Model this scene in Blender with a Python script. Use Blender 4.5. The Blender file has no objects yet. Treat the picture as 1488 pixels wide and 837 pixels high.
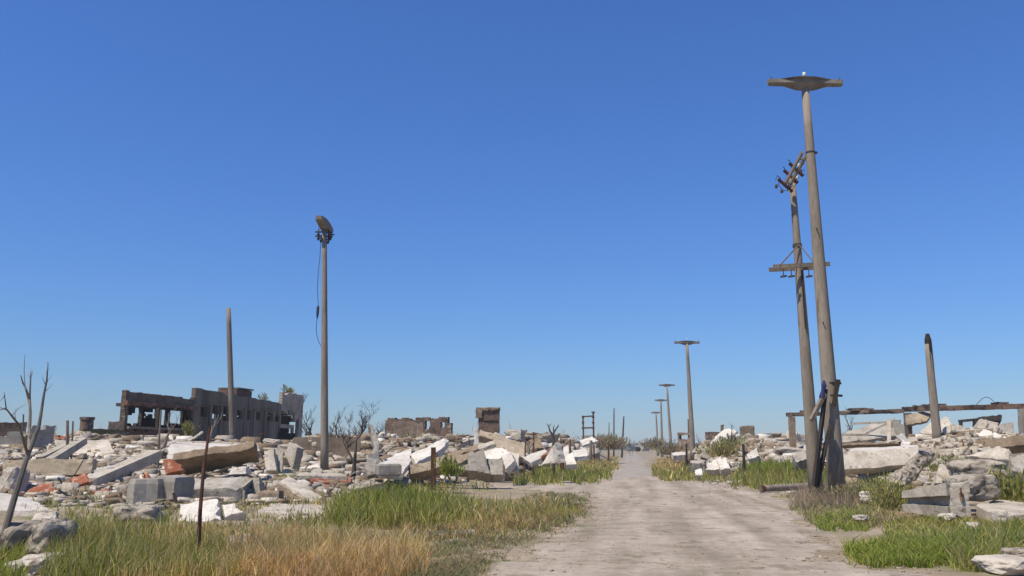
import bpy, bmesh, math, random
import numpy as np
from mathutils import Vector, Matrix, noise
from mathutils.geometry import delaunay_2d_cdt
rnd = random.Random(7)
npr = np.random.default_rng(11)
SC = bpy.context.scene
COL = SC.collection
# ------------------------------------------------------------------ camera, sky, sun, exposure
F = 1238.0                      # focal length in pixels of the 1488 px wide photograph
CX, CY, HORIZON, EYE = 744.0, 418.5, 655.0, 1.6
TH = math.atan((HORIZON - CY) / F)
CT, ST = math.cos(TH), math.sin(TH)
cam = bpy.data.cameras.new('camera')
cam.sensor_width = 36.0
cam.lens = F / 1488 * 36.0
cam.clip_start = 0.1
cam.clip_end = 8000
camo = bpy.data.objects.new('camera', cam)
COL.objects.link(camo)
camo.location = (0, 0, EYE)
camo.rotation_euler = (math.pi / 2 + TH, 0, 0)
SC.camera = camo

SUN = Vector((-0.66, -0.62, 0)).normalized() * math.cos(math.radians(60)) + Vector((0, 0, math.sin(math.radians(60))))
world = bpy.data.worlds.new('World')
SC.world = world
world.use_nodes = True
wn = world.node_tree.nodes
wl = world.node_tree.links
sky = wn.new('ShaderNodeTexSky')
sky.sky_type = 'NISHITA'
sky.sun_disc = False
sky.sun_elevation = math.radians(60)
sky.sun_rotation = math.atan2(SUN.x, SUN.y)
sky.altitude = 0
sky.air_density = 1.5
sky.dust_density = 0.0
sky.ozone_density = 10.0
tint = wn.new('ShaderNodeMix')                      # camera white balance of the sky
tint.data_type = 'RGBA'
tint.blend_type = 'MULTIPLY'
tint.inputs[0].default_value = 1
tint.inputs[7].default_value = (.475, .635, .96, 1)
wl.new(sky.outputs[0], tint.inputs[6])
wl.new(tint.outputs[2], wn['Background'].inputs['Color'])
wn['Background'].inputs['Strength'].default_value = 0.121
sl = bpy.data.lights.new('sun', 'SUN')
sl.energy = 5.0
sl.angle = math.radians(0.5)
sl.color = (1.0, 0.905, 0.745)
so = bpy.data.objects.new('sun', sl)
COL.objects.link(so)
so.rotation_euler = SUN.to_track_quat('Z', 'Y').to_euler()
so.location = (-20, -20, 40)
SC.view_settings.view_transform = 'Standard'
SC.view_settings.look = 'None'
SC.view_settings.exposure = 0.1
SC.view_settings.gamma = 1.0


# ------------------------------------------------------------------ placing helpers
def sstep(a, b, x):
    t = np.clip((np.asarray(x, float) - a) / (np.asarray(b, float) - a), 0, 1)
    return t * t * (3 - 2 * t)


def wob(x, y, f, s=0.0):
    return (np.sin(x * f * 1.0 + 1.3 + s) * np.cos(y * f * 1.13 + .7 - s) + .6 * np.sin(x * f * 2.1 - y * f * 1.7 + 2.1 + s)
            + .35 * np.cos(x * f * 3.9 + y * f * 4.3 + s)) / 1.95


def ground(x, y):
    x = np.asarray(x, float)
    y = np.asarray(y, float)
    s = x - (.141 * y + 1.2)
    prof = np.interp(y, [0, 17, 26, 35, 40, 45, 52, 60, 70, 90, 200, 300], [0, 0, .1, .26, .42, .6, .85, 1.12, 1.3, 1.35, .9, .5])
    st = np.interp(y, [0, 46, 56, 70, 100], [8, 8, 4.5, 3.6, 3.2])
    lm = sstep(st, st + 6.5, -s)
    rm = sstep(st, st + 6, s) * .8
    m = lm + rm
    z = prof * m * (1 + .22 * wob(x, y, .45)) + .05 * wob(x, y, 1.6) * m * sstep(12, 25, y)
    for hx, hy, hr, hh in HEAPS:
        z = z + hh * np.exp(-((x - hx) ** 2 + (y - hy) ** 2) / (hr * hr)) * np.minimum(1, m * 1.5)
    z = z + np.clip(y - 320, 0, 640) * .0125 + .012 * wob(x, y, .8, 2.) * sstep(3.2, 5, np.abs(s))
    return z


HEAPS = [((px - CX) / F * D, D, r, h) for px, D, r, h in (
    (60, 54, 7, .7), (150, 56, 6, .9), (290, 52, 6, .9), (400, 50, 4, .6), (480, 60, 6, .8), (590, 60, 6, .9), (650, 52, 4, .5), (720, 68, 7, 1.2), (775, 84, 8, 1.5), (825, 108, 9, 1.5), (868, 135, 9, 1.2),
    (990, 112, 6, 1.2), (1030, 95, 8, 1.1), (1085, 88, 9, 1.0), (1140, 78, 9, .9), (1190, 66, 6, .6), (1250, 58, 6, .5), (1330, 50, 5, .8), (1400, 46, 5, .8), (1480, 44, 6, 1.0))]


def gz(x, y):
    return float(ground(x, y))


def ray(px, py):
    u = (px - CX) / F
    v = (CY - py) / F
    return u / (CT - v * ST), (ST + v * CT) / (CT - v * ST)


def P(px, py, D):
    a, b = ray(px, py)
    return Vector((a * D, D, EYE + b * D))


DS = np.geomspace(7, 900, 240)


def gp(px, py):
    a, b = ray(px, py)
    d = EYE + b * DS - ground(a * DS, DS)
    i = int(np.argmax(d < 0)) if (d < 0).any() else len(DS) - 1
    D = DS[i] if i == 0 or d[i] >= 0 else DS[i - 1] + (DS[i] - DS[i - 1]) * d[i - 1] / (d[i - 1] - d[i])
    return Vector((a * D, D, gz(a * D, D)))


def gp_many(px, py):
    a, b = ray(px, py)
    a = a[:, None]
    b = b[:, None]
    D = DS[None, :]
    d = EYE + b * D - ground(a * D, D)
    i = np.argmax(d < 0, axis=1)
    ok = (d < 0).any(axis=1)
    r = np.arange(len(i))
    j = np.maximum(i - 1, 0)
    d0, d1 = d[r, j], d[r, i]
    Dd = DS[j] + (DS[i] - DS[j]) * np.clip(d0 / np.where(d0 - d1 == 0, 1, d0 - d1), 0, 1)
    x = a[:, 0] * Dd
    return x[ok], Dd[ok], ground(x, Dd)[ok], ok


def pxm(n, D):                  # n pixels of the photograph at distance D, in metres
    return n * D / F


# ------------------------------------------------------------------ object helpers
def tag(o, label=None, cat=None, group=None, kind=None):
    if label: o['label'] = label
    if cat: o['category'] = cat
    if group: o['group'] = group
    if kind or cat: o['kind'] = kind or 'thing'
    return o


def empty(name, loc, label, cat, group=None):
    o = bpy.data.objects.new(name, None)
    o.empty_display_size = .3
    COL.objects.link(o)
    o.location = loc
    return tag(o, label, cat, group)


class MB:
    def __init__(self):
        self.v = []
        self.f = []

    def add(self, vs, fs):
        b = len(self.v)
        self.v += [Vector(p) for p in vs]
        self.f += [tuple(b + i for i in f) for f in fs]

    def box(self, c, d, M=None, j=0.0):
        vs = []
        for sx in (-.5, .5):
            for sy in (-.5, .5):
                for sz in (-.5, .5):
                    p = Vector((sx * d[0] + rnd.uniform(-j, j), sy * d[1] + rnd.uniform(-j, j), sz * d[2] + rnd.uniform(-j, j)))
                    vs.append(Vector(c) + (M @ p if M else p))
        self.add(vs, [(0, 1, 3, 2), (4, 6, 7, 5), (0, 4, 5, 1), (2, 3, 7, 6), (0, 2, 6, 4), (1, 5, 7, 3)])

    def bar(self, a, b, w, h, j=0.0, up=Vector((0, 0, 1))):
        a, b = Vector(a), Vector(b)
        d = b - a
        q = d.normalized()
        side = q.cross(up)
        if side.length < .05: side = q.cross(Vector((0, 1, 0)))
        side.normalize()
        M = Matrix((side, q, side.cross(q))).transposed()
        self.box((a + b) / 2, (w, d.length, h), M, j)

    def tube(self, pts, rad, n=8, cap=True):
        pts = [Vector(p) for p in pts]
        vs, fs = [], []
        prev = None
        for i, p in enumerate(pts):
            t = (pts[min(i + 1, len(pts) - 1)] - pts[max(i - 1, 0)]).normalized()
            if prev is None:
                a = t.cross(Vector((0, 1, 0)) if abs(t.y) < .8 else Vector((1, 0, 0))).normalized()
            else:
                a = (prev - t * prev.dot(t)).normalized()
            prev = a
            b = t.cross(a)
            r = rad[i] if hasattr(rad, '__len__') else rad
            for k in range(n):
                an = 2 * math.pi * k / n
                vs.append(p + (a * math.cos(an) + b * math.sin(an)) * r)
        for i in range(len(pts) - 1):
            for k in range(n):
                fs.append((i * n + k, i * n + (k + 1) % n, (i + 1) * n + (k + 1) % n, (i + 1) * n + k))
        if cap:
            fs.append(tuple(range(n))[::-1])
            fs.append(tuple((len(pts) - 1) * n + k for k in range(n)))
        self.add(vs, fs)

    def layers(self, rings, cap=True):      # closed rings of equal length, bottom to top
        n = len(rings[0])
        vs = [p for r in rings for p in r]
        fs = []
        for i in range(len(rings) - 1):
            for k in range(n):
                fs.append((i * n + k, i * n + (k + 1) % n, (i + 1) * n + (k + 1) % n, (i + 1) * n + k))
        if cap:
            fs.append(tuple(range(n))[::-1])
            fs.append(tuple((len(rings) - 1) * n + k for k in range(n)))
        self.add(vs, fs)

    def build(self, name, m, parent=None, loc=None, smooth=False):
        if parent is not None:
            off = parent.matrix_world.translation if parent.parent is None else None
            off = Vector(parent.location) if parent.parent is None else Vector(parent.location) + Vector(parent.parent.location)
        elif loc is not None:
            off = Vector(loc)
        else:
            n = max(1, len(self.v))
            off = Vector((sum(p.x for p in self.v) / n, sum(p.y for p in self.v) / n, min(p.z for p in self.v)))
        me = bpy.data.meshes.new(name)
        me.from_pydata([tuple(p - off) for p in self.v], [], self.f)
        me.materials.append(m)
        bm = bmesh.new()
        bm.from_mesh(me)
        bmesh.ops.recalc_face_normals(bm, faces=bm.faces)
        bm.to_mesh(me)
        bm.free()
        if smooth:
            me.polygons.foreach_set('use_smooth', [len(p.vertices) == 4 for p in me.polygons])
        o = bpy.data.objects.new(name, me)
        COL.objects.link(o)
        if parent is not None:
            o.parent = parent
        else:
            o.location = off
        return o


def npmesh(name, v, quads, m, colors=None, tris=None):
    me = bpy.data.meshes.new(name)
    nq = len(quads)
    nt = 0 if tris is None else len(tris)
    me.vertices.add(len(v))
    me.vertices.foreach_set('co', np.ascontiguousarray(v, np.float32).ravel())
    loops = quads.ravel() if nt == 0 else np.concatenate([quads.ravel(), tris.ravel()])
    me.loops.add(len(loops))
    me.loops.foreach_set('vertex_index', loops.astype(np.int32))
    me.polygons.add(nq + nt)
    st = np.concatenate([np.arange(nq) * 4, nq * 4 + np.arange(nt) * 3]).astype(np.int32)
    me.polygons.foreach_set('loop_start', st)
    me.update(calc_edges=True)
    if colors is not None:
        at = me.color_attributes.new('tint', 'FLOAT_COLOR', 'POINT')
        at.data.foreach_set('color', np.ascontiguousarray(colors, np.float32).ravel())
    me.materials.append(m)
    o = bpy.data.objects.new(name, me)
    COL.objects.link(o)
    return o


# ------------------------------------------------------------------ materials
def mat(name, base, dark=None, light=None, scale=1.2, rough=.9, bump=.25, bscale=14, rand=.18, spots=None, spot_at=.62, spot_scale=3., streak=False, along=False):
    m = bpy.data.materials.new(name)
    m.use_nodes = True
    nt = m.node_tree
    N, L = nt.nodes, nt.links
    bs = N['Principled BSDF']
    bs.inputs['Roughness'].default_value = rough
    bs.inputs['Specular IOR Level'].default_value = .25
    geo = N.new('ShaderNodeNewGeometry')
    pos = geo.outputs['Position']
    if streak:
        mp = N.new('ShaderNodeMapping')
        mp.inputs['Scale'].default_value = (1, 1, .18) if streak == 'z' else (.25, 1, 1)
        L.new(pos, mp.inputs[0])
        pos = mp.outputs[0]

    def nz(sc, det=6, ro=.6):
        n = N.new('ShaderNodeTexNoise')
        n.inputs['Scale'].default_value = sc
        n.inputs['Detail'].default_value = det
        n.inputs['Roughness'].default_value = ro
        L.new(pos, n.inputs['Vector'])
        return n.outputs['Fac']

    dark = dark or tuple(c * .62 for c in base)
    light = light or tuple(min(1, c * 1.22) for c in base)
    cr = N.new('ShaderNodeValToRGB')
    e = cr.color_ramp.elements
    e[0].position = .3
    e[0].color = (*dark, 1)
    e[1].position = .7
    e[1].color = (*light, 1)
    mid = e.new(.5)
    mid.color = (*base, 1)
    L.new(nz(scale, 8, .68), cr.inputs[0])
    out = cr.outputs[0]
    fine = N.new('ShaderNodeMix')
    fine.data_type = 'RGBA'
    fine.blend_type = 'MULTIPLY'
    fine.inputs[0].default_value = .55
    fr = N.new('ShaderNodeValToRGB')
    fr.color_ramp.elements[0].position = .3
    fr.color_ramp.elements[0].color = (.55, .53, .5, 1)
    fr.color_ramp.elements[1].position = .6
    fr.color_ramp.elements[1].color = (1, 1, 1, 1)
    L.new(nz(scale * 9, 5, .7), fr.inputs[0])
    L.new(out, fine.inputs[6])
    L.new(fr.outputs[0], fine.inputs[7])
    out = fine.outputs[2]
    if spots:
        sp = N.new('ShaderNodeMix')
        sp.data_type = 'RGBA'
        rr = N.new('ShaderNodeValToRGB')
        rr.color_ramp.elements[0].position = spot_at - .03
        rr.color_ramp.elements[1].position = spot_at + .05
        L.new(nz(spot_scale, 6, .65), rr.inputs[0])
        L.new(rr.outputs[0], sp.inputs[0])
        L.new(out, sp.inputs[6])
        sp.inputs[7].default_value = (*spots, 1)
        out = sp.outputs[2]
    if along:                                       # wheel tracks worn along the street
        sp_ = N.new('ShaderNodeSeparateXYZ')
        L.new(geo.outputs['Position'], sp_.inputs[0])
        a1 = N.new('ShaderNodeMath'); a1.operation = 'MULTIPLY_ADD'
        L.new(sp_.outputs[1], a1.inputs[0]); a1.inputs[1].default_value = -.141
        L.new(sp_.outputs[0], a1.inputs[2])
        a2 = N.new('ShaderNodeMath'); a2.operation = 'MULTIPLY'
        L.new(sp_.outputs[1], a2.inputs[0]); a2.inputs[1].default_value = .07
        cb_ = N.new('ShaderNodeCombineXYZ')
        L.new(a1.outputs[0], cb_.inputs[0]); L.new(a2.outputs[0], cb_.inputs[1])
        tn = N.new('ShaderNodeTexNoise')
        tn.inputs['Scale'].default_value = 1.15; tn.inputs['Detail'].default_value = 6; tn.inputs['Roughness'].default_value = .55
        L.new(cb_.outputs[0], tn.inputs['Vector'])
        tr = N.new('ShaderNodeValToRGB')
        tr.color_ramp.elements[0].position = .36; tr.color_ramp.elements[0].color = (.74, .72, .68, 1)
        tr.color_ramp.elements[1].position = .62; tr.color_ramp.elements[1].color = (1.12, 1.12, 1.14, 1)
        L.new(tn.outputs['Fac'], tr.inputs[0])
        tm = N.new('ShaderNodeMix'); tm.data_type = 'RGBA'; tm.blend_type = 'MULTIPLY'; tm.inputs[0].default_value = 1
        L.new(out, tm.inputs[6]); L.new(tr.outputs[0], tm.inputs[7])
        out = tm.outputs[2]
    if rand:
        oi = N.new('ShaderNodeObjectInfo')
        mr = N.new('ShaderNodeMapRange')
        mr.inputs['To Min'].default_value = 1 - rand
        mr.inputs['To Max'].default_value = 1 + rand
        L.new(oi.outputs['Random'], mr.inputs['Value'])
        mu = N.new('ShaderNodeVectorMath')
        mu.operation = 'SCALE'
        L.new(out, mu.inputs[0])
        L.new(mr.outputs[0], mu.inputs['Scale'])
        out = mu.outputs[0]
    L.new(out, bs.inputs['Base Color'])
    bp = N.new('ShaderNodeBump')
    bp.inputs['Strength'].default_value = bump
    bp.inputs['Distance'].default_value = .05 if name in ('soil', 'dirt_road', 'worn_asphalt') else .016
    L.new(nz(bscale, 8, .7), bp.inputs['Height'])
    L.new(bp.outputs[0], bs.inputs['Normal'])
    return m


def brickmat(name, c1, c2, mortar, sc=1.0):
    m = bpy.data.materials.new(name)
    m.use_nodes = True
    N, L = m.node_tree.nodes, m.node_tree.links
    bs = N['Principled BSDF']
    bs.inputs['Roughness'].default_value = .92
    geo = N.new('ShaderNodeNewGeometry')
    sx = N.new('ShaderNodeSeparateXYZ')
    L.new(geo.outputs['Position'], sx.inputs[0])
    ad = N.new('ShaderNodeMath')
    L.new(sx.outputs[0], ad.inputs[0])
    L.new(sx.outputs[1], ad.inputs[1])
    cx = N.new('ShaderNodeCombineXYZ')
    L.new(ad.outputs[0], cx.inputs[0])
    L.new(sx.outputs[2], cx.inputs[1])
    br = N.new('ShaderNodeTexBrick')
    br.inputs['Color1'].default_value = (*c1, 1)
    br.inputs['Color2'].default_value = (*c2, 1)
    br.inputs['Mortar'].default_value = (*mortar, 1)
    br.inputs['Scale'].default_value = 2.2 * sc
    br.inputs['Mortar Size'].default_value = .03
    br.inputs['Bias'].default_value = .1
    L.new(cx.outputs[0], br.inputs['Vector'])
    nz = N.new('ShaderNodeTexNoise')
    nz.inputs['Scale'].default_value = .9
    nz.inputs['Detail'].default_value = 8
    nz.inputs['Roughness'].default_value = .7
    L.new(geo.outputs['Position'], nz.inputs['Vector'])
    rr = N.new('ShaderNodeValToRGB')
    rr.color_ramp.elements[0].position = .35
    rr.color_ramp.elements[0].color = (.4, .4, .4, 1)
    rr.color_ramp.elements[1].position = .65
    rr.color_ramp.elements[1].color = (1.3, 1.25, 1.2, 1)
    L.new(nz.outputs['Fac'], rr.inputs[0])
    mx = N.new('ShaderNodeMix')
    mx.data_type = 'RGBA'
    mx.blend_type = 'MULTIPLY'
    mx.inputs[0].default_value = 1
    L.new(br.outputs['Color'], mx.inputs[6])
    L.new(rr.outputs[0], mx.inputs[7])
    n2 = N.new('ShaderNodeTexNoise')
    n2.inputs['Scale'].default_value = 1.7
    n2.inputs['Detail'].default_value = 7
    n2.inputs['Roughness'].default_value = .72
    L.new(geo.outputs['Position'], n2.inputs['Vector'])
    r2 = N.new('ShaderNodeValToRGB')
    r2.color_ramp.elements[0].position = .55
    r2.color_ramp.elements[1].position = .6
    L.new(n2.outputs['Fac'], r2.inputs[0])
    m2 = N.new('ShaderNodeMix')
    m2.data_type = 'RGBA'
    L.new(r2.outputs[0], m2.inputs[0])
    L.new(mx.outputs[2], m2.inputs[6])
    m2.inputs[7].default_value = (.27, .21, .15, 1)
    L.new(m2.outputs[2], bs.inputs['Base Color'])
    bp = N.new('ShaderNodeBump')
    bp.inputs['Strength'].default_value = .8
    bp.inputs['Distance'].default_value = .08
    L.new(n2.outputs['Fac'], bp.inputs['Height'])
    L.new(bp.outputs[0], bs.inputs['Normal'])
    return m


def leafmat(name, transl=.35):
    m = bpy.data.materials.new(name)
    m.use_nodes = True
    N, L = m.node_tree.nodes, m.node_tree.links
    bs = N['Principled BSDF']
    bs.inputs['Roughness'].default_value = .75
    bs.inputs['Specular IOR Level'].default_value = .15
    at = N.new('ShaderNodeAttribute')
    at.attribute_name = 'tint'
    L.new(at.outputs['Color'], bs.inputs['Base Color'])
    tr = N.new('ShaderNodeBsdfTranslucent')
    L.new(at.outputs['Color'], tr.inputs['Color'])
    mx = N.new('ShaderNodeMixShader')
    mx.inputs[0].default_value = transl
    L.new(bs.outputs[0], mx.inputs[1])
    L.new(tr.outputs[0], mx.inputs[2])
    L.new(mx.outputs[0], N['Material Output'].inputs['Surface'])
    return m


M = {}
M['soil'] = mat('soil', (.30, .24, .165), (.18, .145, .09), (.40, .335, .25), scale=.35, bump=.5, bscale=5, rand=0, spots=(.18, .17, .08), spot_at=.56, spot_scale=.6)
M['road'] = mat('dirt_road', (.38, .322, .25), (.275, .23, .17), (.47, .405, .325), scale=.55, bump=.7, bscale=3.5, rand=0, spots=(.235, .195, .14), spot_at=.575, spot_scale=1.5, along=True)
M['asphalt'] = mat('worn_asphalt', (.33, .295, .25), (.25, .225, .185), (.40, .36, .31), scale=.6, bump=.3, bscale=6, rand=0, spots=(.26, .23, .19), spot_at=.6)
M['pale'] = mat('pale_concrete', (.45, .40, .325), (.27, .23, .175), (.57, .52, .445), scale=1.3, bump=.7, bscale=8, spots=(.19, .15, .11), spot_at=.61, spot_scale=2.6)
M['white'] = mat('whitewashed_concrete', (.60, .56, .49), (.42, .375, .31), (.70, .665, .60), scale=1.2, bump=.5, bscale=8, rand=.12, spots=(.25, .2, .155), spot_at=.64, spot_scale=2.4)
M['grey'] = mat('grey_concrete', (.34, .31, .26), (.22, .195, .155), (.43, .395, .335), scale=1.3, bump=.6, bscale=8, spots=(.17, .145, .11), spot_at=.61)
M['rough'] = mat('rough_broken_concrete', (.35, .305, .24), (.17, .14, .10), (.48, .43, .355), scale=2.4, bump=1.0, bscale=5, spots=(.10, .08, .06), spot_at=.57, spot_scale=4)
M['tan'] = mat('tan_plaster', (.35, .285, .2), (.24, .19, .125), (.43, .36, .27), scale=1.3, bump=.5, bscale=8, spots=(.17, .125, .08), spot_at=.61)
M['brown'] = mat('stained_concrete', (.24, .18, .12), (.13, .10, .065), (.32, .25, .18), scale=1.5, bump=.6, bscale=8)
M['redbrick'] = mat('broken_red_brick', (.25, .085, .045), (.13, .05, .03), (.33, .15, .09), scale=3, bump=1.0, bscale=7, rand=.25, spots=(.34, .27, .2), spot_at=.56, spot_scale=3)
M['pole'] = mat('pole_concrete', (.25, .212, .165), (.155, .13, .10), (.34, .295, .24), scale=2.2, bump=.45, bscale=14, rand=.06, streak='z', spots=(.13, .10, .075), spot_at=.62, spot_scale=2.2)
M['darkpole'] = mat('weathered_pole_concrete', (.19, .165, .135), (.125, .108, .088), (.25, .22, .185), scale=2.2, bump=.5, bscale=12, rand=0, streak='z', spots=(.10, .08, .065), spot_at=.62, spot_scale=2)
M['arm'] = mat('crossarm_concrete', (.205, .18, .145), (.14, .12, .095), (.27, .24, .2), scale=2.5, bump=.5, bscale=12, rand=.05, spots=(.11, .09, .07), spot_at=.62)
M['rust'] = mat('rusty_steel', (.11, .05, .03), (.05, .028, .02), (.2, .09, .05), scale=4, bump=.4, bscale=18, rand=.2)
M['steel'] = mat('dark_steel', (.05, .045, .042), (.03, .027, .025), (.09, .08, .07), scale=5, rough=.6, bump=.1)
M['porcelain'] = mat('brown_porcelain', (.12, .035, .025), (.08, .025, .02), (.17, .06, .04), scale=6, rough=.25, bump=.02, rand=.1)
M['glass'] = mat('pale_porcelain', (.62, .66, .62), (.5, .54, .5), (.75, .78, .74), scale=6, rough=.2, bump=.02, rand=0)
M['parapet'] = mat('burnt_parapet', (.135, .10, .068), (.07, .053, .038), (.2, .155, .11), scale=.9, bump=.5, bscale=5, rand=0, spots=(.24, .2, .15), spot_at=.63, spot_scale=1.1)
M['wood'] = mat('weathered_wood', (.2, .165, .125), (.11, .09, .07), (.29, .25, .2), scale=3, bump=.5, bscale=16, streak='z', rand=.2)
M['char'] = mat('charred_wood', (.035, .028, .024), (.018, .015, .014), (.07, .055, .045), scale=4, bump=.6, bscale=14, streak='z', rand=.2)
M['blue'] = mat('blue_plastic', (.03, .035, .11), (.02, .022, .06), (.05, .06, .16), scale=6, rough=.5, bump=.3, rand=0)
M['bark'] = mat('dead_bark', (.2, .175, .145), (.11, .095, .08), (.31, .275, .24), scale=5, bump=.5, bscale=20, streak='z', rand=.2)
M['darkbark'] = mat('dark_dead_bark', (.075, .062, .052), (.04, .034, .03), (.13, .11, .09), scale=5, bump=.5, bscale=20, streak='z', rand=.2)
M['sootwall'] = mat('sooty_plaster', (.17, .145, .112), (.085, .072, .055), (.25, .215, .17), scale=.6, bump=.6, bscale=5, rand=0, streak='z', spots=(.06, .05, .038), spot_at=.57, spot_scale=.9)
M['litpaleplaster'] = mat('sunlit_pale_plaster', (.36, .31, .25), (.22, .18, .14), (.44, .39, .33), scale=.7, bump=.4, bscale=6, rand=0, spots=(.12, .09, .07), spot_at=.66)  # pale plaster; the end bay's sun-facing brightness is also put into this colour
M['redwall'] = mat('red_stained_wall', (.16, .085, .058), (.08, .045, .033), (.23, .135, .095), scale=.7, bump=.4, bscale=6, rand=0)
M['darkin'] = mat('dark_inner_plaster', (.06, .048, .038), (.03, .024, .02), (.1, .08, .065), scale=.6, bump=.4, bscale=5, rand=0)  # darker tone for the inner walls, roofs and columns
M['ruinbrick'] = brickmat('weathered_brick', (.17, .095, .065), (.105, .062, .046), (.16, .13, .1))
M['palebrick'] = brickmat('eroded_pale_brick', (.26, .185, .13), (.19, .135, .1), (.2, .17, .135))
M['beamrust'] = mat('blackened_concrete_beam', (.145, .11, .08), (.05, .04, .033), (.25, .2, .15), scale=1.1, bump=.8, bscale=6, rand=0, spots=(.03, .027, .024), spot_at=.54, spot_scale=.9)
M['leaf'] = leafmat('foliage', .45)
M['scrub'] = leafmat('far_foliage', .1)

# ------------------------------------------------------------------ ground and road
xs = np.unique(np.concatenate([-np.geomspace(60, 4000, 26), np.arange(-60, 90.1, .75), np.geomspace(90, 4000, 26)]))
ys = np.unique(np.concatenate([[-400, -100, -30], np.arange(-10, 100, .75), np.geomspace(100, 5000, 60)]))
gx, gy = np.meshgrid(xs, ys)
gv = np.stack([gx, gy, ground(gx, gy)], -1).reshape(-1, 3)
nx, ny = len(xs), len(ys)
i0 = (np.arange(ny - 1)[:, None] * nx + np.arange(nx - 1)[None, :]).ravel()
gq = np.stack([i0, i0 + 1, i0 + nx + 1, i0 + nx], -1)
g = npmesh('ground', gv, gq, M['soil'])
g.data.polygons.foreach_set('use_smooth', [True] * len(g.data.polygons))
tag(g, kind='structure')


def sheet(name, pxpoly, m, lift, step=.8, jit=.22, extra=()):
    pts = [gp(*p) if len(p) == 2 else Vector((p[0], p[1], 0)) for p in pxpoly]
    b = []
    n = len(pts)
    for i in range(n):
        a, c = pts[i], pts[(i + 1) % n]
        L = (c - a).length
        stp = max(.25, .012 * (a.y + c.y) / 2)
        k = max(1, int(L / stp))
        for j in range(k):
            q = a.lerp(c, j / k)
            w = min(jit * (1 + q.y / 60), .9)
            b.append(Vector((q.x + w * noise.noise((q.x * 1.1, q.y * 1.1, 3)) * 1.6 + rnd.uniform(-.3, .3) * w,
                             q.y + w * noise.noise((q.x * 1.1, q.y * 1.1, 9)) * 1.6 + rnd.uniform(-.3, .3) * w)))
    vs = [(p.x, p.y) for p in b]
    nb = len(vs)
    x0, x1 = min(p[0] for p in vs), max(p[0] for p in vs)
    y0, y1 = min(p[1] for p in vs), max(p[1] for p in vs)
    yy = y0
    while yy < y1:
        s = max(step, yy * .03)
        xx = x0
        while xx < x1:
            vs.append((xx + rnd.uniform(-.2, .2) * s, yy + rnd.uniform(-.2, .2) * s))
            xx += s
        yy += s
    r = delaunay_2d_cdt([Vector(p) for p in vs], [(i, (i + 1) % nb) for i in range(nb)], [], 1, 1e-4)
    me = bpy.data.meshes.new(name)
    me.from_pydata([(p.x, p.y, gz(p.x, p.y) + (lift if i >= nb else -.02)) for i, p in enumerate(r[0])], [], r[2])
    me.materials.append(m)
    bm = bmesh.new()
    bm.from_mesh(me)
    for f in bm.faces:
        f.normal_update()
        if f.normal.z < 0: f.normal_flip()
        f.smooth = True
    bm.to_mesh(me)
    bm.free()
    o = bpy.data.objects.new(name, me)
    COL.objects.link(o)
    return tag(o, kind='structure')


sheet('dirt_road', [(-4, 2, 0), (-1.0, 9, 0), (690, 837), (722, 806), (770, 784), (826, 760), (858, 736), (838, 722), (780, 713), (715, 709), (640, 708), (640, 701), (715, 700), (800, 699), (862, 697),
                    (884, 688), (896, 676), (900, 668), (955, 668), (952, 680), (962, 693), (1010, 699), (1062, 702), (1110, 706), (1190, 707), (1200, 716),
                    (1140, 718), (1172, 742), (1186, 762), (1232, 772), (1222, 792), (1226, 812), (1300, 826), (1400, 834), (10, 9, 0), (14, 2, 0)], M['road'], .014)
sheet('far_street', [(862, 697), (884, 687), (894, 676), (901, 668), (907, 661), (912, 657.4), (929, 657.4), (936, 661), (943, 668), (950, 680), (958, 692), (930, 697), (890, 698)], M['asphalt'], .028, jit=.12)


# ------------------------------------------------------------------ blades of grass and leaves
def inpoly(px, py, poly):
    c = np.zeros(len(px), bool)
    n = len(poly)
    for i in range(n):
        x1, y1 = poly[i]
        x2, y2 = poly[(i + 1) % n]
        if y1 == y2: continue
        k = ((y1 > py) != (y2 > py)) & (px < (x2 - x1) * (py - y1) / (y2 - y1) + x1)
        c ^= k
    return c


def tri_blades(x, y, z, h, w, lean, col, az=None):
    n = len(x)
    az = npr.uniform(0, 2 * np.pi, n) if az is None else az
    fa = npr.uniform(0, np.pi, n)
    dx, dy = np.cos(az), np.sin(az)
    sx, sy = np.cos(fa), np.sin(fa)
    l = lean * h
    V = np.zeros((n, 5, 3))
    for k, (t, ww) in enumerate(((0, 1), (0, -1), (.5, .8), (.5, -.8), (1, 0))):
        bend = t * t
        V[:, k, 0] = x + dx * l * bend + sx * w * .5 * ww
        V[:, k, 1] = y + dy * l * bend + sy * w * .5 * ww
        V[:, k, 2] = z - .03 + h * t * (1 - .25 * np.minimum(lean, 1.5) * t)
    b = np.arange(n) * 5
    Q = np.stack([b, b + 1, b + 3, b + 2], -1)
    T = np.stack([b + 2, b + 3, b + 4], -1)
    C = np.ones((n, 5, 4))
    C[:, :, :3] = col[:, None, :]
    return V.reshape(-1, 3), Q, T, C.reshape(-1, 4)


def palette(n, pal, q=None):
    w = np.array([p[1] for p in pal], float)
    c = np.array([p[0] for p in pal])
    k = npr.choice(len(pal), n, p=w / w.sum())
    out = c[k]
    return out * 1.8 * npr.uniform(.65, 1.35, (n, 1)) * npr.uniform(.93, 1.07, (n, 3))


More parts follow.
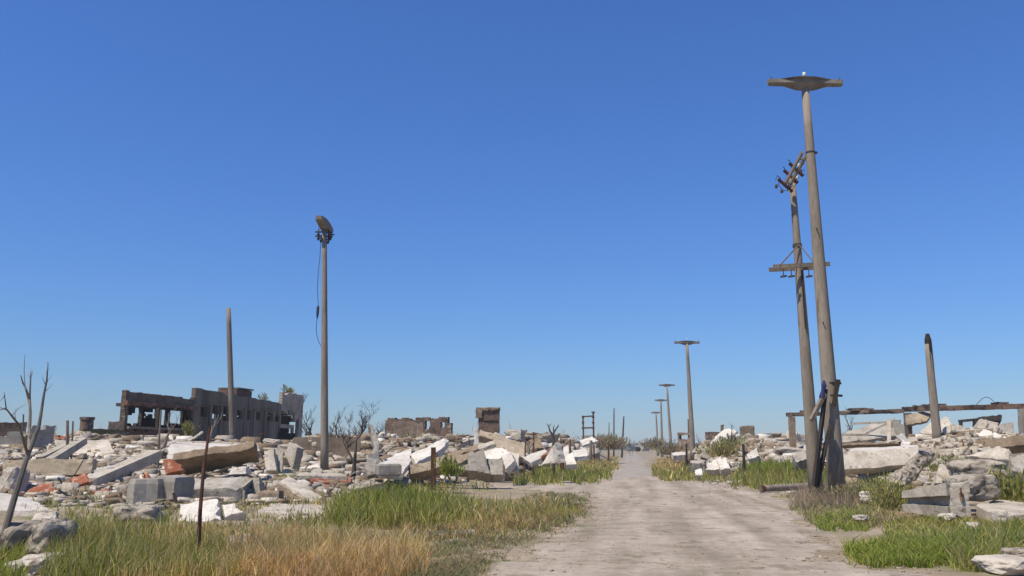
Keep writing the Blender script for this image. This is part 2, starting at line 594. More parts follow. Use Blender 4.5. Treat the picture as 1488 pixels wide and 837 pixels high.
GREEN = [((.13, .148, .02), 4), ((.085, .115, .018), 2.5), ((.18, .172, .035), 3), ((.26, .22, .09), 1.6)]
OLIVE = [((.15, .145, .05), 3), ((.21, .185, .075), 3), ((.30, .24, .11), 2.4), ((.085, .105, .03), 2)]
STRAW = [((.31, .215, .085), 4), ((.265, .17, .065), 3), ((.38, .31, .17), 2.4), ((.17, .165, .055), 1.4)]
WEED = [((.11, .12, .05), 3), ((.16, .14, .075), 3), ((.21, .155, .095), 3), ((.085, .11, .03), 1)]
RED = [((.22, .12, .065), 3), ((.27, .18, .09), 3), ((.14, .14, .045), 2)]
TWIG = [((.24, .18, .12), 3), ((.17, .125, .095), 3), ((.32, .26, .18), 1.4), ((.11, .12, .04), 1)]
LIME = [((.15, .18, .025), 3), ((.10, .135, .02), 3), ((.21, .21, .06), 2)]


def patch(acc, poly, n, h, pal, lean=.45, clump=1.0, wmin=.006, cover=.0011, thin=0.0, edge=20):
    n = int(n)
    xs_ = [p[0] for p in poly]
    ys_ = [p[1] for p in poly]
    px = npr.uniform(min(xs_), max(xs_), n * 3)
    py = npr.uniform(min(ys_), max(ys_), n * 3)
    jx = px + edge * wob(px, py * 2.2, .09) + npr.normal(0, edge * .35, len(px))
    jy = py + edge * .35 * wob(px, py * 2.2, .11, 4.) + npr.normal(0, edge * .12, len(px))
    k = inpoly(jx, jy, poly)
    px, py = px[k][:n], py[k][:n]
    x, y, z, ok = gp_many(px, py)
    cl = wob(x, y, 1.4) * .5 + wob(x, y, 4.2, 1.) * .5 + wob(x, y, .5, 3.) * .4
    if thin:
        k = cl + npr.normal(0, .22, len(x)) > thin - .6
        x, y, z, cl = x[k], y[k], z[k], cl[k]
    hh = h * (.88 + .5 * clump * cl) * (.3 + .95 * npr.beta(1.6, 2.0, len(x)))
    hh *= np.where(npr.random(len(x)) < .05, 1.45, 1)
    hh = np.maximum(hh, .04)
    w = np.maximum(wmin, cover * y) * npr.uniform(.7, 1.5, len(x))
    ln = np.abs(npr.normal(lean, .25, len(x)))
    col = palette(len(x), pal)
    col *= (1 + .2 * wob(x, y, .9, 5.)[:, None])
    col[:, 0] *= 1 + .1 * wob(x, y, .6, 8.)
    acc.append(tri_blades(x, y, z, hh, w, ln, col))


def flush(acc, name, label, cat, m=None, kind='stuff'):
    off = 0
    Vs, Qs, Ts, Cs = [], [], [], []
    for V, Q, T, C in acc:
        Vs.append(V); Qs.append(Q + off); Ts.append(T + off); Cs.append(C)
        off += len(V)
    o = npmesh(name, np.concatenate(Vs), np.concatenate(Qs), m or M['leaf'], np.concatenate(Cs), np.concatenate(Ts))
    return tag(o, label, cat, kind=kind)


A = []
patch(A, [(470, 756), (500, 740), (540, 726), (600, 722), (650, 732), (690, 745), (640, 768), (520, 770)], 8500, .55, GREEN + LIME + OLIVE, lean=.4, edge=34, thin=.12)
patch(A, [(640, 738), (700, 742), (780, 742), (845, 741), (800, 752), (740, 760), (640, 768)], 5200, .3, LIME + OLIVE, lean=.5, edge=28, thin=.2)
patch(A, [(400, 758), (470, 745), (540, 735), (530, 770), (420, 775)], 900, .4, GREEN + OLIVE, lean=.5, edge=30, thin=.3)
patch(A, [(490, 755), (520, 738), (570, 728), (640, 738), (640, 766), (540, 770)], 3600, .74, GREEN, lean=.35, edge=34, thin=.25)
patch(A, [(640, 726), (760, 730), (850, 732), (820, 750), (700, 752)], 2200, .24, OLIVE + LIME, lean=.5)
patch(A, [(60, 800), (70, 772), (160, 768), (260, 775), (330, 790), (320, 837), (60, 845)], 3600, .4, GREEN + OLIVE, lean=.4, cover=.0009, edge=26)
patch(A, [(60, 830), (70, 790), (130, 782), (215, 792), (220, 845), (60, 850)], 3600, .54, GREEN + OLIVE, lean=.35, cover=.0009, edge=24)
patch(A, [(215, 812), (300, 800), (350, 815), (340, 850), (210, 850)], 1700, .45, GREEN, lean=.4, cover=.0009, edge=24)
patch(A, [(40, 760), (120, 752), (250, 755), (255, 775), (90, 785)], 1500, .3, OLIVE + GREEN, lean=.45, thin=.45)
patch(A, [(-10, 712), (150, 715), (300, 735), (480, 712), (500, 735), (380, 752), (120, 748), (-10, 744)], 2600, .3, OLIVE + GREEN, lean=.45, thin=.45, edge=26)
patch(A, [(540, 704), (640, 697), (720, 703), (700, 712), (560, 716)], 900, .3, OLIVE + GREEN, lean=.45, thin=.4)
patch(A, [(-500, 740), (-10, 735), (-10, 850), (-500, 850)], 3500, .45, GREEN + OLIVE + STRAW, lean=.4)
patch(A, [(1488, 700), (1900, 715), (1900, 830), (1488, 800)], 3000, .35, GREEN + OLIVE, lean=.5)
patch(A, [(0, 800), (40, 820), (40, 850), (-10, 850)], 900, .4, GREEN, lean=.4)
patch(A, [(400, 696), (455, 690), (460, 698), (410, 703)], 900, .35, LIME)
patch(A, [(15, 704), (125, 702), (130, 712), (20, 716)], 1100, .3, OLIVE)
patch(A, [(200, 748), (330, 742), (460, 760), (470, 775), (220, 775)], 1600, .22, OLIVE, thin=.5)
patch(A, [(745, 706), (770, 690), (840, 680), (890, 678), (884, 690), (862, 699), (800, 701)], 6000, .55, OLIVE + LIME, lean=.45)
patch(A, [(830, 680), (880, 668), (899, 664), (899, 674), (886, 684)], 2500, .5, STRAW + OLIVE, lean=.5)
patch(A, [(948, 694), (955, 680), (985, 668), (1040, 672), (1050, 690), (1010, 700), (960, 700)], 3500, .5, OLIVE + GREEN, lean=.45)
patch(A, [(948, 684), (955, 670), (990, 664), (990, 680), (955, 692)], 1600, .5, STRAW, lean=.5)
patch(A, [(1062, 706), (1068, 694), (1100, 686), (1180, 684), (1215, 690), (1210, 712), (1110, 710)], 5000, .75, OLIVE + GREEN, lean=.4)
patch(A, [(1075, 692), (1100, 682), (1180, 680), (1190, 690)], 2500, .8, LIME, lean=.35)
flush(A, 'tall_grass', 'tall green and olive grass growing beside the track and among the rubble', 'grass')
A = []
patch(A, [(340, 812), (380, 790), (470, 784), (560, 784), (620, 796), (600, 845), (320, 845)], 10500, .46, STRAW, lean=.4, cover=.00085, edge=30)
patch(A, [(170, 850), (200, 815), (320, 805), (340, 850)], 2600, .36, STRAW, lean=.45, cover=.00085)
patch(A, [(560, 776), (640, 768), (760, 758), (820, 748), (800, 768), (700, 785), (600, 790)], 4200, .26, STRAW + RED + OLIVE, lean=.55, thin=.3, edge=28)
patch(A, [(230, 768), (330, 762), (480, 768), (470, 782), (250, 785)], 1500, .24, STRAW + OLIVE, thin=.4)
patch(A, [(680, 744), (780, 740), (845, 738), (800, 758), (690, 768)], 3200, .24, RED, lean=.55)
patch(A, [(500, 745), (640, 730), (800, 728), (830, 742), (700, 765), (520, 770)], 1500, .5, STRAW, lean=.5, thin=.35, edge=26)
patch(A, [(60, 800), (160, 775), (330, 785), (330, 845), (60, 845)], 1300, .5, STRAW, lean=.45, cover=.0008, edge=26)
flush(A, 'dry_grass', 'golden dry grass in front of the flat grey slab', 'grass')
A = []
patch(A, [(540, 850), (590, 795), (690, 782), (790, 765), (838, 742), (862, 736), (840, 756), (770, 784), (720, 806), (695, 835), (690, 850)], 15000, .17, WEED, lean=.9, thin=.2, wmin=.012)
patch(A, [(760, 760), (848, 735), (858, 722), (800, 716), (770, 730)], 5500, .17, WEED, lean=.9, thin=.15, wmin=.012)
patch(A, [(680, 830), (730, 800), (800, 775), (900, 750), (870, 780), (760, 815), (720, 837)], 2600, .08, WEED, lean=1.0, thin=.75, wmin=.012)
patch(A, [(1010, 700), (1100, 706), (1200, 716), (1180, 724), (1060, 712)], 900, .16, WEED + RED, lean=.8, thin=.7)
patch(A, [(1140, 722), (1200, 714), (1262, 716), (1290, 745), (1270, 770), (1185, 764), (1172, 745)], 3600, .26, OLIVE + WEED, lean=.6)
patch(A, [(1182, 762), (1195, 748), (1250, 745), (1272, 765), (1240, 772), (1195, 773)], 2600, .22, LIME, lean=.7)
patch(A, [(1285, 775), (1300, 755), (1370, 752), (1440, 765), (1420, 790), (1330, 790), (1290, 788)], 5000, .26, LIME + OLIVE, lean=.7)
patch(A, [(1228, 812), (1240, 793), (1290, 788), (1380, 792), (1395, 808), (1372, 826), (1260, 824)], 7000, .27, GREEN + LIME, lean=.75, wmin=.008)
patch(A, [(1392, 830), (1380, 800), (1430, 775), (1488, 758), (1500, 800), (1470, 812), (1430, 832)], 6500, .3, GREEN + OLIVE, lean=.65, wmin=.007)
patch(A, [(1270, 745), (1330, 742), (1440, 752), (1490, 752), (1490, 768), (1400, 775), (1280, 765)], 3200, .2, RED + OLIVE, lean=.7, thin=.35)
patch(A, [(1245, 700), (1310, 690), (1330, 735), (1262, 740)], 2600, .45, OLIVE + GREEN, lean=.5)
patch(A, [(1300, 690), (1400, 672), (1488, 680), (1488, 700), (1310, 706)], 2600, .35, OLIVE + LIME, thin=.3)
patch(A, [(1030, 690), (1062, 690), (1062, 703), (1020, 703)], 500, .3, OLIVE, lean=.5)
patch(A, [(720, 837), (850, 750), (900, 712), (1100, 712), (1180, 770), (1220, 800), (1240, 837)], 1500, .05, WEED + TWIG, lean=1.1, thin=1.05, wmin=.01)
flush(A, 'low_weeds', 'low creeping green and reddish weeds along the edges of the dirt track', 'weeds')
A = []
patch(A, [(1148, 742), (1160, 718), (1200, 708), (1262, 712), (1270, 728), (1235, 742)], 3200, .62, TWIG, lean=.5, wmin=.006, cover=.0004, edge=8)
flush(A, 'dry_brush', 'dry brown brushwood round the foot of the two tall poles', 'brushwood')


def bush(name, px, py, D, w, h, n, pal, label, cat='bush', up=.55, leaf=.05, group=None, twig=True):
    """many leaf-sized blades along arching stems"""
    b = P(px, py, D)
    z0 = gz(b.x, b.y) if py is None or b.z < gz(b.x, b.y) + .4 else b.z
    o = empty(name, (b.x, b.y, z0), label, cat, group)
    ns = max(7, int(n / 60))
    mb = MB()
    ax, ay, az_, hh, aa = [], [], [], [], []
    for s in range(ns):
        an = rnd.uniform(0, 6.283)
        r = w * .5 * math.sqrt(rnd.random())
        H = h * (1 - .45 * (r / (w * .5)) ** 2) * rnd.uniform(.65, 1.1)
        bx, by = b.x + .25 * r * math.cos(an), b.y + .25 * r * math.sin(an)
        tx, ty = b.x + r * math.cos(an), b.y + r * math.sin(an)
        pts = [Vector((bx + (tx - bx) * t ** 1.5, by + (ty - by) * t ** 1.5, z0 + H * t)) for t in (0, .35, .7, 1)]
        mb.tube(pts, [.012, .009, .006, .002], 4)
        for k in range(int(n / ns)):
            t = rnd.uniform(.03, 1)
            q = bx + (tx - bx) * t ** 1.5, by + (ty - by) * t ** 1.5
            sp = .09 * w
            ax.append(q[0] + rnd.gauss(0, sp)); ay.append(q[1] + rnd.gauss(0, sp)); az_.append(z0 + H * t * rnd.uniform(.9, 1.02))
            hh.append(leaf * rnd.uniform(1.2, 3.4)); aa.append(an + rnd.gauss(0, .8))
    mb.build('stem', M['bark'], o)
    k = len(ax)
    V, Q, T, C = tri_blades(np.array(ax), np.array(ay), np.array(az_), np.array(hh), np.full(k, leaf * .62) * npr.uniform(.6, 1.4, k),
                            np.abs(npr.normal(up, .3, k)), palette(k, pal), np.array(aa))
    f = npmesh('foliage', V - np.array(o.location), Q, M['leaf'], C, T)
    f.parent = o
    return o


# ------------------------------------------------------------------ broken masonry
def crumble(me, amt, lmax, seed):
    """split long edges and push the surface about so that faces and arrises look broken"""
    bm = bmesh.new()
    bm.from_mesh(me)
    bmesh.ops.triangulate(bm, faces=[f for f in bm.faces if len(f.verts) > 4])
    for _ in range(4):
        lg = [e for e in bm.edges if e.calc_length() > lmax]
        if not lg or len(bm.verts) > 1500: break
        bmesh.ops.subdivide_edges(bm, edges=lg, cuts=1)
        bmesh.ops.triangulate(bm, faces=[f for f in bm.faces if len(f.verts) > 4])
    bm.normal_update()
    o = Vector((seed * 7.3, seed * 3.1, seed * 1.7))
    f = 1 / max(lmax, .05)
    for v in bm.verts:
        sharp = max([e.calc_face_angle(0) for e in v.link_edges] or [0])
        q = v.co + o
        n = noise.noise(q * f * .55) + .7 * noise.noise(q * f * 1.7)
        k = amt * (1.9 if sharp > .7 else .55)
        v.co += v.normal * (n * k - (abs(noise.noise(q * f * .9)) * amt * 2.2 if sharp > .7 else 0))
    bm.to_mesh(me)
    bm.free()


def outline(pts, seg, jit):
    """subdivide a closed 3-D outline and roughen it in its own plane"""
    c = sum(pts, Vector()) / len(pts)
    out = []
    n = len(pts)
    for i in range(n):
        a, b = pts[i], pts[(i + 1) % n]
        k = max(1, int((b - a).length / seg))
        for j in range(k):
            q = a.lerp(b, j / k)
            e = (b - a).normalized()
            inw = (c - q)
            inw = (inw - e * inw.dot(e))
            if inw.length > 1e-6: inw.normalize()
            amt = jit * (rnd.random() ** 2) * (1.6 if j else .9)
            out.append(q + inw * amt + e * rnd.uniform(-.3, .3) * jit * (1 if j else .3))
    return out


def slab(name, label, cat, corners, th, m, jit=None, seg=None, group=None, away=True, parent=None, up=False):
    """corners: (px, py, D) around the face seen in the photo; the slab has thickness th behind that face"""
    pts = [P(*c) for c in corners]
    n = Vector()
    for i in range(len(pts)):
        a, b = pts[i], pts[(i + 1) % len(pts)]
        n += Vector(((a.y - b.y) * (a.z + b.z), (a.z - b.z) * (a.x + b.x), (a.x - b.x) * (a.y + b.y)))
    n.normalize()
    c = sum(pts, Vector()) / len(pts)
    if n.dot(c - camo.location) < 0: n = -n
    size = max((a - c).length for a in pts)
    jit = size * .035 if jit is None else jit
    jit = min(jit, size * .1)
    seg = max(size * .2, .08) if seg is None else seg
    ol = outline(pts, seg, jit)
    mb = MB()
    rings = []
    for t, s in ((0, .985), (.08, 1.0), (.55, 1.0), (.92, .995), (1, .975)):
        rings.append([c + (q - c) * (s + rnd.uniform(-.5, .5) * min(.02, jit / size)) + n * (th * t) for q in ol])
    mb.layers(rings)
    o = mb.build(name, m, parent)
    dm = c.y
    crumble(o.data, min(.03 * size, max(.014, .0008 * dm)), max(size * .13, .0045 * dm), rnd.uniform(0, 9))
    if parent is None: tag(o, label, cat, group)
    return o


def chunk_mesh(dims, rough=.12, nseg=None):
    """rough-edged block centred on the origin, base at z = 0"""
    mb = MB()
    n = nseg or rnd.randint(6, 10)
    rect = rnd.random() < .65
    ol = []
    if rect:
        c4 = [Vector((-.5, -.5)), Vector((.5, -.5)), Vector((.5, .5)), Vector((-.5, .5))]
        for i in range(4):
            k = rnd.randint(2, 4)
            for j in range(k):
                q = c4[i].lerp(c4[(i + 1) % 4], j / k)
                ol.append(q * (1 - rough * rnd.random() * (1 if j else .6)))
        if rnd.random() < .6:
            i = rnd.randrange(len(ol))
            ol[i] = ol[i] * .72
    else:
        for k in range(n):
            a = 2 * math.pi * (k + rnd.uniform(-.3, .3)) / n
            ol.append(Vector((math.cos(a), math.sin(a))) * .55 * rnd.uniform(.72, 1.05))
    rings = []
    for t, s in ((0, .9), (.14, 1), (.5, 1.0), (.86, .99), (1, .9)):
        rings.append([Vector((q.x * dims[0] * s * (1 + rnd.uniform(-.4, .4) * rough * .5), q.y * dims[1] * s * (1 + rnd.uniform(-.4, .4) * rough * .5),
                              dims[2] * (t + rnd.uniform(-.4, .4) * rough * .5))) for q in ol])
    mb.layers(rings)
    return mb


def block(name, label, cat, px0, px1, pyt, pyb, D, depth, m, yaw=0, tilt=(0, 0), rough=.08, group=None):
    """a broken block whose front face spans px0..px1, pyt..pyb at distance D"""
    b = P((px0 + px1) / 2, pyb, D)
    w, h = pxm(px1 - px0, D), pxm(pyb - pyt, D)
    mb = rock_mesh((w * 1.06, depth, h * 1.04), rough * 1.1) if rough >= .14 else chunk_mesh((w, depth, h), rough)
    R = Matrix.Rotation(math.radians(yaw), 3, 'Z') @ Matrix.Rotation(math.radians(tilt[0]), 3, 'X') @ Matrix.Rotation(math.radians(tilt[1]), 3, 'Y')
    mb.v = [R @ p + b + Vector((0, depth * .4, 0)) for p in mb.v]
    return tag(mb.build(name, m), label, cat, group)


def rock_mesh(dims, rough=.2):
    """weathered boulder: rounded box of many facets, pushed about by layered noise"""
    bm = bmesh.new()
    bmesh.ops.create_icosphere(bm, subdivisions=4, radius=1)
    sd = rnd.uniform(0, 100)
    mb = MB()
    for v in bm.verts:
        p = v.co.normalized()
        k = (abs(p.x) ** 4.5 + abs(p.y) ** 4.5 + abs(p.z) ** 4.5) ** (-1 / 4.5)
        q = p * k * .5
        n = noise.noise(q * 2.2 + Vector((sd, 0, 0))) * .9 + noise.noise(q * 5 + Vector((0, sd, 0))) * .5 + abs(noise.noise(q * 10 + Vector((0, 0, sd)))) * .4
        ly = .12 * math.sin((q.z + .15 * noise.noise(q * 3 + Vector((sd, sd, 0)))) * 19)
        q *= 1 + rough * (n + ly * .25)
        v.co = Vector((q.x * dims[0], q.y * dims[1], (q.z + .5) * dims[2]))
    bm.verts.ensure_lookup_table()
    mb.add([v.co.copy() for v in bm.verts], [[v.index for v in f.verts] for f in bm.faces])
    bm.free()
    return mb


MARKS = []                      # phrase, pixel, distance: what a stray chunk can be described by


def mark(phrase, px, D):
    MARKS.append((phrase, px, D))


# ------------------------------------------------------------------ ruined walls from cells
def ruin_wall(mb, p0, p1, z0, z1, th, mask, res=(.3, .25), jit=.04):
    p0, p1 = Vector(p0), Vector(p1)
    d = (p1 - p0)
    L = d.length
    d.normalize()
    nrm = Vector((-d.y, d.x, 0))
    nxs, nzs = max(1, int(round(L / res[0]))), max(1, int(round((z1 - z0) / res[1])))
    cell = np.zeros((nxs, nzs), bool)
    for i in range(nxs):
        for k in range(nzs):
            cell[i, k] = mask((i + .5) / nxs * L, z0 + (k + .5) / nzs * (z1 - z0))
    idx = {}
    vs, fs = [], []

    def vid(i, k, s):
        if (i, k, s) not in idx:
            r = random.Random(i * 7919 + k * 131 + int(L * 100))
            jx, jz = r.uniform(-jit, jit), r.uniform(-jit, jit)
            if k == 0: jz = 0
            idx[(i, k, s)] = len(vs)
            vs.append(p0 + d * (i / nxs * L + jx) + Vector((0, 0, z0 + k / nzs * (z1 - z0) + jz)) + nrm * (th * s))
        return idx[(i, k, s)]

    for i in range(nxs):
        for k in range(nzs):
            if not cell[i, k]: continue
            for s in (0, 1):
                fs.append((vid(i, k, s), vid(i + 1, k, s), vid(i + 1, k + 1, s), vid(i, k + 1, s)))
            for di, dk, a, b in ((-1, 0, (0, 0), (0, 1)), (1, 0, (1, 0), (1, 1)), (0, -1, (0, 0), (1, 0)), (0, 1, (0, 1), (1, 1))):
                ii, kk = i + di, k + dk
                if 0 <= ii < nxs and 0 <= kk < nzs and cell[ii, kk]: continue
                fs.append((vid(i + a[0], k + a[1], 0), vid(i + b[0], k + b[1], 0), vid(i + b[0], k + b[1], 1), vid(i + a[0], k + a[1], 1)))
    mb.add(vs, fs)


def rag(t, s=0.0, a=.4):
    return a * (noise.noise((t * .9, s, 0)) + .6 * noise.noise((t * 3.1, s, 4)))

# ------------------------------------------------------------------ poles
def line_to_ground(a, b):
    """extend the axis top b -> foot a down into the ground"""
    a, b = Vector(a), Vector(b)
    d = (a - b) / (b.z - a.z)
    q = Vector(a)
    for _ in range(4):
        q = b + d * (b.z - gz(q.x, q.y) + .15)
    return q


def pole_shaft(root, name, foot, top, r0, r1, m, n=16, bend=0.0):
    mb = MB()
    pts, rr = [], []
    for k in range(9):
        t = k / 8
        p = foot.lerp(top, t)
        p.x += bend * math.sin(math.pi * t)
        pts.append(p)
        rr.append(r0 + (r1 - r0) * t)
    mb.tube(pts, rr, n)
    return mb.build(name, m, root, smooth=True)


def smooth_sides(o):
    return o


def crossarm(root, c, w, eh, mid, depth, yaw, m, name='crossarm'):
    prof = [(-w, 0), (-w, eh * .85), (-w * .97, eh), (-w * .72, eh), (-w * .25, eh * 1.25), (w * .25, eh * 1.25), (w * .72, eh), (w * .97, eh), (w, eh * .85), (w, 0),
            (w * .96, -.03 * w), (w * .58, -.03 * w), (w * .22, eh * 1.1 - mid), (-w * .22, eh * 1.1 - mid), (-w * .58, -.03 * w), (-w * .96, -.03 * w)]
    R = Matrix.Rotation(yaw, 3, 'Z')
    mb = MB()
    rings = []
    for y, s, b in ((-.5, .97, .1), (-.42, 1, .25), (-.12, 1, 1), (.12, 1, 1), (.42, 1, .25), (.5, .97, .1)):
        rings.append([c + R @ Vector((p[0] * s, y * depth * (.36 + .64 * max(0, 1 - abs(p[0]) / (.72 * w))), p[1] * s if p[1] > .01 else eh * .25 * (1 - b) + p[1] * b)) for p in prof])
    mb.layers(rings)
    return mb.build(name, m, root)


def utility_pole(label, foot_px, top_px, D, r0, r1, group, arm=None, yaw=-.14, pins=True, D_top=None):
    foot = line_to_ground(P(*foot_px, D), P(*top_px, D_top or D))
    top = P(*top_px, D_top or D)
    o = empty('utility_pole', foot, label, 'utility pole', group)
    pole_shaft(o, 'shaft', foot, top, r0, r1, M['pole'])
    if arm:
        w, eh, mid, dep = arm
        crossarm(o, top + Vector((0, -.02, -.06)), w, eh, mid, dep, yaw, M['arm'])
        if pins:
            for x in (-.9, 0, .95):
                mb = MB()
                q = top + Vector((x * w * math.cos(yaw), x * w * math.sin(yaw), -.1 + eh * (1.25 if x == 0 else .95)))
                mb.tube([q, q + Vector((0, 0, .17))], .016, 6)
                pin = mb.build('insulator_pin', M['steel'], o)
                if x == 0:
                    mi = MB()
                    mi.tube([q + Vector((0, 0, h)) for h in (.13, .15, .2, .26, .29)], [.05, .075, .06, .07, .03], 10)
                    mi.build('insulator', M['glass'], o, smooth=True)
    return o


# the near pole with the wide crossarm
DB = 28.3
big = utility_pole('tallest concrete pole at the right of the track, with a wide tapered crossarm', (1215, 690), (1169.5, 122), DB, .285, .125, 'concrete poles right of the track', arm=(1.33, .2, .4, .56), yaw=.03)
mark('the tall crossarm pole', 1215, DB)


def band(root, name, c, r, m, h=.07, ax=Vector((0, 0, 1)), n=18):
    mb = MB()
    mb.tube([c - ax * h / 2, c + ax * h / 2], r, n)
    return mb.build(name, m, root)


axis = (P(1169.5, 122, DB) - P(1215, 690, DB)).normalized()
for py, px, r in ((557, 1207, .262), (575, 1208.5, .268), (222, 1177.4, .16)):
    band(big, 'steel_band', P(px, py, DB), r, M['steel'], .06, axis)
    mb = MB()
    c = P(px, py, DB)
    mb.box(c + Vector((r + .03, 0, 0)), (.1, .09, .07))
    mb.build('band_bolt', M['steel'], big)
for py, px in ((335, 1187), (470, 1196)):
    mb = MB()
    c = P(px, py, DB)
    mb.tube([c + Vector((-.05, -.1, 0)), c + Vector((-.1, -.3, 0))], .02, 6)
    mb.build('step_bolt', M['steel'], big)

# the slimmer pole beside it, with switch gear
DS2 = 30.5
foot = line_to_ground(P(1184, 692, DS2), P(1151, 258, DS2))
top = P(1151, 258, DS2)
sw = empty('utility_pole', foot, 'slimmer leaning concrete pole with brown fuse holders just left of the tallest pole', 'utility pole', 'concrete poles right of the track')
pole_shaft(sw, 'shaft', foot, top, .25, .105, M['pole'])
mark('the slim fuse pole', 1184, DS2)
# twin-bar arm running from its head to the tallest pole
a0, a1 = P(1143, 270, DS2 - .3), P(1170, 221, DB + .15)
mb = MB()
for off in (-.1, .1):
    mb.bar(a0 + Vector((off, 0, 0)), a1 + Vector((off, 0, 0)), .07, .12)
for t in (.1, .45, .8):
    mb.bar(a0.lerp(a1, t) + Vector((-.14, 0, 0)), a0.lerp(a1, t) + Vector((.14, 0, 0)), .05, .06)
mb.build('top_arm', M['bark'], sw)
for k, (px, py) in enumerate(((1133, 262), (1141, 249), (1149, 239))):
    q = P(px, py, DS2 - .5)
    e = q + Vector((.42, .1, -.36))
    mb = MB()
    pts = [q.lerp(e, t) for t in np.linspace(0, 1, 13)]
    mb.tube(pts, [.05 if i % 2 else .075 for i in range(13)], 10)
    f = mb.build('fuse_holder', M['porcelain'], sw)
    for s, p in ((-1, q), (1, e)):
        mc = MB()
        mc.tube([p, p + (e - q).normalized() * s * .07], .06, 10)
        mc.tube([p + Vector((0, 0, .02)), p + Vector((s * .02 - .02, -.03, .14)), p + Vector((s * .1, -.03, .17))], .014, 5)
        c_ = mc.build('cap', M['steel'], f)
for px, py in ((1128, 270), (1136, 277), (1150, 268), (1155, 262), (1158, 257), (1163, 248), (1161, 240), (1166, 236), (1146, 276)):
    mb = MB()
    q = P(px, py, DS2 - .4)
    mb.tube([q + Vector((0, 0, h)) for h in (-.09, -.05, -.02, .03, .06)], [.03, .065, .045, .06, .025], 8)
    mb.build('insulator', M['glass'] if px in (1150, 1158, 1161, 1146) else M['steel'], sw, smooth=True)
mb = MB()
mb.tube([P(1127, 262, DS2 - .4), P(1129, 255, DS2 - .4), P(1134, 258, DS2 - .4), P(1131, 268, DS2 - .4), P(1138, 277, DS2 - .4), P(1150, 277, DS2 - .4), P(1158, 266, DS2 - .4)], .012, 5)
mb.build('wire', M['steel'], sw)
# lower arm with V braces and three hangers
l0, l1 = P(1122, 389, DS2 - .25), P(1203, 385, DS2 - .1)
mb = MB()
for dy in (-.17, .36):
    mb.bar(l0 + Vector((0, dy, 0)), l1 + Vector((0, dy, 0)), .09, .15)
mb.build('lower_arm', M['wood'], sw)
cpt = P(1158.5, 357, DS2)
band(sw, 'collar', cpt, .165, M['steel'], .12)
for px in (1133, 1186):
    mb = MB()
    mb.bar(cpt + Vector((0, -.2, 0)), P(px, 386, DS2 - .45), .035, .045)
    mb.build('brace', M['wood'], sw)
for px in (1138, 1149.5, 1175):
    q = P(px, 391, DS2 - .4)
    mb = MB()
    mb.tube([q, q + Vector((0, 0, -.26))], .017, 6)
    mb.bar(q + Vector((-.11, 0, -.29)), q + Vector((.12, 0, -.25)), .05, .06)
    mb.tube([q + Vector((0, 0, -.3)), q + Vector((0, 0, -.2))], [.06, .03], 8)
    mb.build('hanger', M['steel'], sw)
mb = MB()
mb.bar(P(1165, 392, DS2 - .2), P(1171, 478, DS2 - .24), .06, .03)
mb.build('bracket_strip', M['char'], sw)

# timbers strapped to the two poles
mb = MB()
mb.bar(P(1200, 566, DB - .45), P(1183, 706, DB - .9), .1, .11, .02)
tag(mb.build('timber_strut', M['char']), 'black charred strut propped along the left side of the tallest pole', 'timber')
mb = MB()
mb.bar(P(1206, 617, DB - .5), P(1187, 708, DB - .7), .11, .08, .03)
tag(mb.build('timber_plank', M['char']), 'broad splintered dark plank at the feet of the two tall poles', 'timber')
mb = MB()
mb.bar(P(1218.5, 552, DB - .38), P(1212, 588, DB - .3), .2, .12, .03)
tag(mb.build('timber_offcut', M['char']), 'short dark offcut of timber strapped to the right side of the tallest pole', 'timber')
mb = MB()
mb.bar(P(1198, 572, DB - .55), P(1179, 611, DB - .75), .1, .13, .01)
tag(mb.build('wooden_brace', M['wood']), 'short grey wooden brace slanting down to the left from the strapped poles', 'timber')
mb = MB()
cc = [P(1197 + dx, py, DB - .5) for dx, py in ((0, 553), (-1, 560), (-3, 568), (-4, 577), (-7, 585))]
mb.tube([p + Vector((rnd.uniform(-.03, .03), -.08, 0)) for p in cc], [.03, .085, .06, .09, .03], 9)
tag(mb.build('blue_wrapping', M['blue']), 'dark blue plastic wrapping tied round the strapped timbers', 'wrapping')

# poles running away along the street
for fp, tp, D, r0, r1, arm, lab in (
        ((1007.5, 668), (998, 498), 88, .30, .15, (1.33, .2, .4, .4), 'nearest of the four crossarm poles along the far street'),
        ((975, 648), (969, 560), 143, .28, .15, (1.33, .22, .42, .4), 'second nearest of the four crossarm poles along the far street'),
        ((962, 646), (960.3, 582), 186, .30, .18, (1.35, .26, .44, .4), 'third nearest of the four crossarm poles along the far street'),
        ((955.5, 645), (953.2, 600), 243, .32, .2, (1.4, .32, .5, .34), 'farthest and smallest of the four crossarm poles along the far street')):
    utility_pole(lab, fp, tp, D, r0, r1, 'concrete poles right of the track', arm=arm, yaw=.02, pins=D < 190)
mark('the nearest street pole', 1007, 88)


def plain_pole(name, label, fp, tp, D, r0, r1, m, group=None, char=None):
    foot = line_to_ground(P(*fp, D), P(*tp, D))
    top = P(*tp, D)
    o = empty(name, foot, label, 'pole', group)
    pole_shaft(o, 'shaft', foot, top, r0, r1, m)
    if char:
        q = foot.lerp(top, char)
        mb = MB()
        pts = [q.lerp(top + Vector((0, 0, .12)), t) for t in (0, .3, .55, .8, 1)]
        rr = r0 + (r1 - r0) * char
        mb.tube(pts, [rr * 1.04, r1 * 1.18, r1 * 1.1, r1 * 1.2, r1 * .8], 9)
        mb.build('charred_tip', M['char'], o)
    return o


